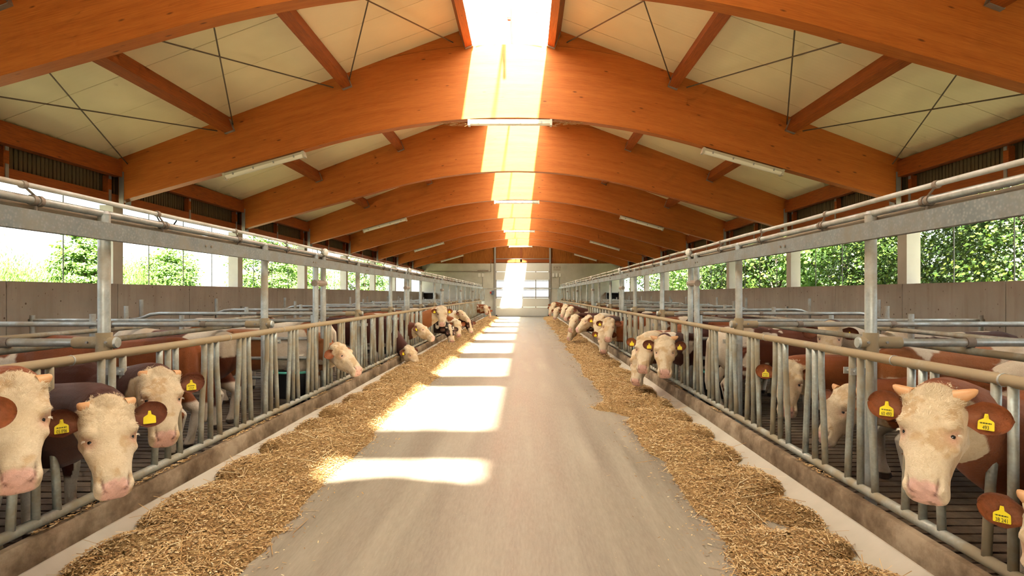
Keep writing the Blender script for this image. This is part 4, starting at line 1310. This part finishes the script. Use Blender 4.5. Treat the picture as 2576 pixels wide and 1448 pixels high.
        if vox < 0.02:
            arc = lambda t, ra, rb, o: c + out * (o * hs) + (ax * math.cos(t) * ra + ay * math.sin(t) * rb) * hs
            fold = [arc(t, 0.0125, 0.0200, 0.0045 - 0.006 * abs(math.sin(t))) for t in np.linspace(math.pi * 0.45, math.pi * 1.55, 11)]
            low = [arc(t, 0.0130, 0.0195, 0.0030 - 0.005 * abs(math.sin(t))) for t in np.linspace(-math.pi * 0.5, math.pi * 0.5, 11)]
            MB().tube(fold, [0.0015 * hs] + [0.0050 * hs] * 9 + [0.0015 * hs], 6).tube(low, [0.0012 * hs] + [0.0032 * hs] * 9 + [0.0012 * hs], 6).build('eyelid', M['lid'], ob, True)
        if lashes:
            mbl = MB()
            for t in (-0.5, 0.0, 0.5):
                b0 = c + (sd * q * 0.021 + d * (0.006 * t - 0.010)) * hs
                e1 = (sd * q * 0.95 - u * 0.1 + d * (0.25 * t - 0.1))
                mbl.tube([b0, b0 + e1 * 0.012 * hs, b0 + (e1 * 0.022 + d * 0.008) * hs], [0.0016, 0.0012, 0.0004], 4, False)
            tag(mbl.build('lashes', M['lash'], ob), kind='stuff')
    # ---- horns
    if horns > 0:
        for q in (-1, 1):
            b0 = hp(0.0, q * 0.105, 0.045); dr = (sd * q * 0.94 - d * 0.28 + u * 0.08).normalized()
            H = (horns + 0.045) * hs
            MB().tube([b0, b0 + dr * H * 0.45, b0 + dr * H * 0.75 - d * 0.006, b0 + dr * H * 0.93 - d * 0.012, b0 + dr * H - d * 0.014], [0.040 * hs, 0.034 * hs, 0.024 * hs, 0.013 * hs, 0.003], 12).build('horn', M['horn'], ob, True)
    # ---- ears
    for qi, q in enumerate((-1, 1)):
        if not ears[qi]: continue
        b0 = hp(0.075, q * 0.125, -0.015)
        out = (sd * q - Vector((0, 0, 1)) * eardrop[qi] + u * 0.10).normalized()
        front = (u * 0.85 + d * 0.35 + fwd * 0.25); front = (front - out * front.dot(out)).normalized()
        wid = out.cross(front)
        NL, NW = 12, 9
        V, Fq, cl = [], [], []
        for layer in (0, 1):
            for i in range(NL):
                v = 1 - (1 - i / (NL - 1)) ** 1.7
                w = 0.086 * (0.36 + 0.64 * min(1, v / 0.42)) * math.sqrt(max(0.0, 1 - max(0.0, (v - 0.45) / 0.55) ** 2.6))
                w = max(w, 0.006)
                for j in range(NW):
                    tt = -1 + 2 * j / (NW - 1)
                    cup = 0.042 * (1 - 0.55 * v) * (tt * tt) - 0.010 - 0.02 * v * v
                    p = b0 + (out * (0.225 * earsize * v) + wid * (w * earsize * tt) + front * (cup - (0.011 * (1 - tt ** 4) * (1 - v ** 4) + 0.002 if layer else 0))) * hs
                    V.append(p); cl.append((layer, v, tt))
        def ix(l, i, j): return l * NL * NW + i * NW + j
        for l in (0, 1):
            for i in range(NL - 1):
                for j in range(NW - 1):
                    f = (ix(l, i, j), ix(l, i, j + 1), ix(l, i + 1, j + 1), ix(l, i + 1, j))
                    Fq.append(f if l == 0 else f[::-1])
        for i in range(NL - 1):
            for j in (0, NW - 1):
                Fq.append((ix(0, i, j), ix(0, i + 1, j), ix(1, i + 1, j), ix(1, i, j)))
        for j in range(NW - 1):
            Fq.append((ix(0, NL - 1, j), ix(0, NL - 1, j + 1), ix(1, NL - 1, j + 1), ix(1, NL - 1, j)))
        em_ = bpy.data.meshes.new('ear'); em_.from_pydata(V, [], Fq)
        ebrown = np.array(BROWNS['red' if brown in ('tan', 'red') else ('chest' if brown in ('dark', 'chest') else brown)])
        ec = []
        for (l, v, tt) in cl:
            c_ = ebrown * (0.85 + 0.35 * random.random())
            if l == 0:
                k_ = max(0, 1 - abs(tt) * 1.25) * (1 - v) * 0.55
                c_ = c_ * (1 - k_) + np.array([0.55, 0.27, 0.17]) * k_
            ec.append((*c_, 1))
        ea = em_.attributes.new('coat', 'FLOAT_COLOR', 'POINT'); ea.data.foreach_set('color', np.array(ec, dtype=np.float32).ravel())
        em_.shade_smooth(); em_.materials.append(M['coat'])
        link('ear', em_, ob)
        # ---- tag
        if tags[qi] is not None:
            c = b0 + (out * 0.115 * earsize + front * 0.010) * hs
            upv = Vector((0, 0, 1)); upv = (upv - front * upv.dot(front)).normalized()
            rt = upv.cross(front).normalized()
            c = c - upv * 0.022
            poly = [(-0.006, 0.040), (0.006, 0.040), (0.009, 0.020), (0.027, 0.009), (0.030, 0.004), (0.031, -0.028), (0.029, -0.031), (-0.029, -0.031), (-0.031, -0.028), (-0.030, 0.004), (-0.027, 0.009), (-0.009, 0.020)]
            k_ = 1.08
            tg = MB().extrude(poly[::-1], lambda p: c + (rt * p[0] + upv * p[1]) * k_ + front * 0.004, lambda p: c + (rt * p[0] + upv * p[1]) * k_).build('ear_tag', M['tag'], ob)
            MB().tube([c + upv * 0.034 + front * 0.003, c + upv * 0.034 + front * 0.010], 0.006, 8).build('tag_stud', M['tag'], tg, True)
            if tags[qi]:
                tc_ = bpy.data.curves.new('tmp', 'FONT'); tc_.body = tags[qi]; tc_.size = 0.024; tc_.align_x = 'CENTER'; tc_.space_character = 0.95
                to = bpy.data.objects.new('tmp', tc_); col.objects.link(to)
                tm = bpy.data.meshes.new_from_object(to.evaluated_get(bpy.context.evaluated_depsgraph_get()))
                bpy.data.objects.remove(to)
                base_ = c - upv * 0.028 * k_ + front * 0.0052
                vv = [base_ + rt * (p.co.x * 0.72) * k_ + upv * p.co.y * k_ for p in tm.vertices]
                ff = [tuple(p.vertices) for p in tm.polygons]
                mb2 = MB().add(vv, ff)
                for b_ in range(14):
                    xx = -0.023 + 0.0033 * b_
                    hw = 0.0006 + 0.0006 * ((b_ * 7) % 3)
                    q0 = c + (rt * xx + upv * -0.004) * k_ + front * 0.0052
                    mb2.add([q0 - rt * hw, q0 + rt * hw, q0 + rt * hw + upv * 0.006, q0 - rt * hw + upv * 0.006], [(0, 1, 2, 3)])
                mb2.build('tag_number', M['ink'], tg)
    # ---- curls on the forehead
    if hair:
        r = np.random.default_rng(900 + seed)
        cand = np.where(inhead & (ha > -0.07) & (ha < 0.21) & (hu > 0.02) & (np.abs(hsd) < 0.15))[0]
        pick = r.choice(cand, hair)
        mbh = MB()
        for i in pick:
            p = Vector(co2[i]); nn = Vector(nm[i])
            if min((p - hp(EYE[0], z_ * EYE[1], EYE[2])).length for z_ in (-1, 1)) < 0.055: continue
            # hair runs away from the whorl between the eyes
            rad = Vector(co2[i]) - hp(0.19, 0, 0.1)
            rad = rad - nn * rad.dot(nn)
            if rad.length < 1e-4: continue
            rad.normalize()
            tw = nn.cross(rad)
            curl = (float(ha[i]) < 0.09)
            wv = r.normal() * (0.65 if curl else 0.15)
            L = (0.028 + 0.024 * r.random()) if curl else (0.022 + 0.018 * r.random())
            pts, ang = [p - nn * 0.003], wv
            ph = r.random() * 6.28
            for q in range(4):
                dirv = rad * math.cos(ang) + tw * math.sin(ang)
                lift = (0.22, -0.02, -0.16, -0.30)[q]
                pts.append(pts[-1] + (dirv + nn * (lift if curl else lift - 0.06)) * (L / 4))
                ang += (0.75 * math.sin(ph + q * 1.8) if curl else 0.15 * math.sin(ph + q * 2))
            W = 0.0013
            sdv = tw * W
            b = len(mbh.v)
            for q, pt in enumerate(pts):
                k_ = (0.8, 1.0, 0.9, 0.6, 0.15)[q]
                mbh.v.append(tuple(pt - sdv * k_)); mbh.v.append(tuple(pt + sdv * k_))
            for q in range(4):
                mbh.f.append((b + 2 * q, b + 2 * q + 1, b + 2 * q + 3, b + 2 * q + 2))
        tag(mbh.build('forehead_hair', M['hair'], ob), kind='stuff')
    return ob

def face_yaw(p, delta): return math.degrees(math.atan2(-p.x, p.y)) + delta
GAPY = lambda k: 4.01 + 0.68 * k
def fence_cow(side, k, px, py, depth, delta, pitch, label, roll=0, inset=0.0, bodyturn=0, **kw):
    """a bull standing at gap k of a feed fence with its head at the given spot"""
    e = at(px, py, depth)
    sh = (XC + side * (3.20 + inset), GAPY(k))
    kw.setdefault('scale', 0.93)
    head = (0 if side < 0 else 180) + bodyturn
    return cow(e, face_yaw(e, delta), pitch, roll, sh, head, label, **kw)
# ---- left side
fence_cow(-1, -2, -205, 1118, 2.40, 0, 62, 'bull cut off at the left edge, only an orange ear tip showing', seed=1, vox=0.02, brown='tan', tags=(None, None))
fence_cow(-1, -1, 40, 1062, 2.85, 5, 60, 'large cream-faced bull at the left edge, muddy pink nose, no tag in view', seed=2, vox=0.0105, brown='red', horns=0.02, ears=(False, False), tags=(None, None), hair=2200, lashes=True)
fence_cow(-1, 0, 281, 1104, 3.40, 12, 63, 'cream-faced dark bull with tag 05 896 leaning over the left curb', seed=3, vox=0.0095, brown='dark', horns=0.01, tags=('05 896', ''), hair=2600, lashes=True, eardrop=(-0.10, 0.02), patches=0.12)
fence_cow(-1, 1, 411, 1005, 4.30, 16, 58, 'cream-faced bull behind tag 05 896, brown ear out sideways with yellow tag', seed=4, vox=0.0105, brown='dark', horns=0.005, ears=(False, True), tags=(None, '1717'), hair=2200, lashes=True, eardrop=(0.1, -0.14), roll=-4, patches=0.12)
fence_cow(-1, 8, 874, 892, 9.1, 50, 38, 'cream-headed bull in profile reaching through the left fence', seed=5, vox=0.014, brown='tan', patches=0.46, horns=0.0, tags=(None, None), eardrop=(0.3, 0.3), hs=1.0, earsize=0.84)
fence_cow(-1, 15, 1041, 893, 13.9, 48, 52, 'dark red bull with lowered cream face eating hay on the left', seed=6, vox=0.018, brown='dark', tags=('', None), horns=0.0, patches=0.25, hs=1.0, earsize=0.84)
fence_cow(-1, 17, 1070, 828, 15.3, 62, 34, 'sunlit white-faced bull in profile above the eating dark bull', seed=7, vox=0.018, brown='chest', tags=('', None), horns=0.0, patches=0.25, hs=1.0, earsize=0.84)
fence_cow(-1, 20, 1112, 790, 17.5, 0, 60, 'small frontal white face with two tagged ears on the left', seed=8, vox=0.02, brown='tan', horns=0.0, hs=1.0, earsize=0.84)
fence_cow(-1, 23, 1134, 836, 19.5, 20, 62, 'black and white bull with lowered head on the left', seed=9, vox=0.022, brown='black', facecream=False, spots=0.37, patches=0.15, horns=0.0, tags=(None, None), hs=1.0, earsize=0.84)
fence_cow(-1, 25, 1152, 822, 21.0, 15, 60, 'brown and white bull reaching down behind the black one', seed=10, vox=0.024, brown='red', patches=0.5, horns=0.0, tags=(None, None), hs=1.0, earsize=0.84)
fence_cow(-1, 29, 1168, 790, 24.0, 55, 35, 'white-headed bull holding its head level far down the left fence', seed=11, vox=0.026, brown='dark', horns=0.0, tags=(None, None), hs=1.0, earsize=0.84)
fence_cow(-1, 30, 1183, 818, 24.4, 25, 60, 'dark-necked bull lowering a brown and white face far down the left fence', seed=12, vox=0.026, brown='dark', facecream=False, horns=0.0, tags=(None, None), hs=1.0, earsize=0.84)
fence_cow(-1, 49, 1223, 777, 37.0, 10, 60, 'tiny pale-faced bull near the far end of the left fence', seed=13, vox=0.03, brown='red', horns=0.0, tags=(None, None), hs=1.0, earsize=0.84)
fence_cow(-1, 51, 1231, 785, 38.5, 30, 60, 'tiny brown and white bull eating near the far end of the left fence', seed=14, vox=0.03, brown='red', facecream=False, horns=0.0, tags=(None, None), hs=1.0, earsize=0.84)
# ---- right side
fence_cow(1, -2, 2662, 1400, 2.50, -12, 70, 'bull with tag 38 241 at the right bottom corner, only ear and neck showing', seed=21, vox=0.013, brown='red', tags=('38 241', None), horns=0.03, eardrop=(-0.02, 0.2))
fence_cow(1, -1, 2333, 1090, 2.92, -17, 60, 'large cream-faced bull with two horn stubs and two tagged ears on the right', seed=22, vox=0.0095, brown='red', horns=0.06, tags=('60 493', '493'), hair=2600, lashes=True, eardrop=(-0.12, 0.10), roll=3, patches=0.30)
fence_cow(1, 3, 1981, 966, 6.0, -3, 60, 'cream-faced red bull looking out from behind the right fence bars', seed=23, vox=0.012, brown='red', horns=0.0, tags=('91 871', ''), hair=700, lashes=True, inset=0.85, eardrop=(-0.1, 0.0), bodyturn=28, patches=0.30)
fence_cow(1, 1, 2098, 1030, 5.35, -50, 56, 'cream-headed bull turned sideways behind the right fence bars', seed=24, vox=0.012, brown='red', horns=0.05, tags=(None, None), hair=700, inset=1.0, lashes=True, bodyturn=-12)
fence_cow(1, 8, 1672, 887, 8.70, 2, 60, 'frontal cream bull with tagged ears, foremost of the right cluster', seed=25, vox=0.013, brown='dark', horns=0.055, hair=500, eardrop=(0.0, 0.1), hs=1.0, earsize=0.84)
fence_cow(1, 9, 1620, 880, 9.40, -12, 60, 'cream bull tucked behind the foremost of the right cluster', seed=26, vox=0.014, brown='red', horns=0.0, neckcream=True, eardrop=(-0.05, 0.15), hs=1.0, earsize=0.84)
fence_cow(1, 10, 1604, 914, 9.90, -25, 66, 'lowest cream head of the right cluster, nose over the hay', seed=27, vox=0.016, brown='red', horns=0.0, tags=(None, None), ears=(False, False), neckcream=True, hs=1.0, earsize=0.84)
fence_cow(1, 17, 1530, 823, 14.7, -6, 60, 'cream-faced bull with one tagged ear, front of the middle right group', seed=28, vox=0.017, brown='dark', horns=0.0, tags=('', None), hs=1.0, earsize=0.84)
fence_cow(1, 18, 1505, 814, 15.4, -14, 60, 'cream bull half hidden in the middle right group', seed=29, vox=0.018, brown='red', horns=0.0, tags=('', None), hs=1.0, earsize=0.84)
fence_cow(1, 16, 1518, 853, 14.9, -10, 72, 'cream bull lowering its neck under the middle right group', seed=30, vox=0.018, brown='red', horns=0.0, tags=('', None), neckcream=True, hs=1.0, earsize=0.84)
fence_cow(1, 20, 1467, 808, 17.2, -60, 40, 'white-headed bull in profile facing the alley on the right', seed=31, vox=0.019, brown='dark', horns=0.0, tags=(None, None), hs=1.0, earsize=0.84)
fence_cow(1, 23, 1440, 808, 19.4, -35, 56, 'cream bull in front of a dark one down the right fence', seed=32, vox=0.02, brown='dark', horns=0.0, tags=(None, None), patches=0.3, hs=1.0, earsize=0.84)
fence_cow(1, 24, 1436, 830, 20.0, -55, 60, 'bull with nose in the hay down the right fence', seed=33, vox=0.021, brown='chest', horns=0.0, tags=(None, None), hs=1.0, earsize=0.84)
fence_cow(1, 28, 1429, 784, 23.0, -45, 50, 'white face looking out past the dark necks on the right', seed=34, vox=0.023, brown='dark', horns=0.0, tags=(None, None), hs=1.0, earsize=0.84)
fence_cow(1, 33, 1418, 778, 26.0, -35, 52, 'pale face leaning out between two far right bulls', seed=35, vox=0.026, brown='red', horns=0.0, tags=(None, None), hs=1.0, earsize=0.84)
fence_cow(1, 40, 1397, 786, 31.0, -30, 64, 'red-necked bull eating far down the right fence', seed=36, vox=0.03, brown='red', horns=0.0, tags=(None, None), hs=1.0, earsize=0.84)
fence_cow(1, 43, 1391, 771, 33.0, -15, 60, 'white face with brown ears near the right far end', seed=37, vox=0.03, brown='red', horns=0.0, tags=(None, None), hs=1.0, earsize=0.84)
fence_cow(1, 46, 1385, 778, 35.0, -35, 60, 'last small pale bull at the right far end', seed=38, vox=0.03, brown='red', horns=0.0, tags=(None, None), hs=1.0, earsize=0.84)

# ---- cattle loose in the pens
def pen_cow(side, x, y, head, label, nz_=0.0, turn=0, **kw):
    """x: distance from the centre line; head carried low in front of the body"""
    h = math.radians(head)
    sc = kw.get('scale', 1.0)
    f = Vector((math.cos(h + math.radians(turn)), math.sin(h + math.radians(turn)), 0))
    S = Vector((XC + side * x, y, 0))
    e = S + Vector((math.cos(h), math.sin(h), 0)) * 0.55 + f * 0.42 + Vector((0, 0, 0.98 + nz_))
    yaw = math.degrees(math.atan2(f.x, -f.y))
    return cow(e, yaw, kw.pop('pitch', 42), 0, (S.x, S.y), head, label, group='cattle loose in the pens', **kw)
pen_cow(-1, 5.6, 4.85, 4, 'red bull with white back patches beside the nearest left cross rail', brown='tan', seed=61, vox=0.016, patches=0.43, horns=0.0, tags=(None, None), nz_=-0.35, pitch=55, scale=0.96)
pen_cow(-1, 4.7, 6.35, 184, 'big red-brown bull lengthwise behind the left fence', brown='red', seed=62, vox=0.016, patches=0.30, horns=0.0, tags=(None, None))
pen_cow(-1, 4.9, 7.9, 172, 'red and white bull feeding low in the left pen', nz_=-0.5, pitch=66, brown='chest', seed=63, vox=0.018, patches=0.50, horns=0.0, tags=(None, None))
pen_cow(-1, 4.6, 10.6, 178, 'pale pinkish bull in the second left pen', brown='tan', seed=64, vox=0.02, patches=0.55, horns=0.0, tags=(None, None))
pen_cow(-1, 4.9, 11.9, 10, 'tan bull looking to the alley in the second left pen', brown='tan', seed=65, vox=0.02, patches=0.45, horns=0.0, turn=-30, nz_=-0.1)
pen_cow(-1, 5.0, 18.0, 170, 'brown bull far inside the third left pen', brown='red', seed=66, vox=0.026, horns=0.0, tags=(None, None))
cow(at(2086, 853, 7.3), face_yaw(at(2086, 853, 7.3), -4), 56, 0, (4.72, 7.5), 180, 'bull with cream face peering over a tan back in the right pen', brown='dark', seed=71, vox=0.016, horns=0.0, tags=(None, ''), group='cattle loose in the pens')
pen_cow(1, 4.9, 5.45, 4, 'tan bull with white saddle crossing behind the right fence', brown='tan', seed=72, vox=0.015, patches=0.52, horns=0.0, tags=(None, None), nz_=-0.15)
pen_cow(1, 5.95, 3.6, -4, 'red bull with a tagged ear turned away in the right pen', brown='red', seed=73, vox=0.016, patches=0.36, horns=0.03, tags=('', ''), turn=-15, nz_=-0.1)
pen_cow(1, 6.75, 6.0, 260, 'red bull standing deep in the right pen near the wall', brown='red', seed=74, vox=0.018, patches=0.40, horns=0.0, tags=(None, None))
pen_cow(1, 4.45, 8.72, 4, 'white and brown spotted bull behind the right trough', brown='chest', seed=75, vox=0.018, patches=0.52, spots=0.36, horns=0.0, tags=(None, None), nz_=-0.4, pitch=60)
pen_cow(1, 5.2, 11.4, 5, 'rust-red bull in the second right pen', brown='red', seed=76, vox=0.02, patches=0.33, horns=0.0, tags=(None, None))
pen_cow(1, 5.2, 13.0, 8, 'dark bull in the second right pen', brown='dark', seed=77, vox=0.022, horns=0.0, tags=(None, None))
pen_cow(1, 5.2, 18.0, 10, 'brown bull far inside the third right pen', brown='red', seed=78, vox=0.026, horns=0.0, tags=(None, None))
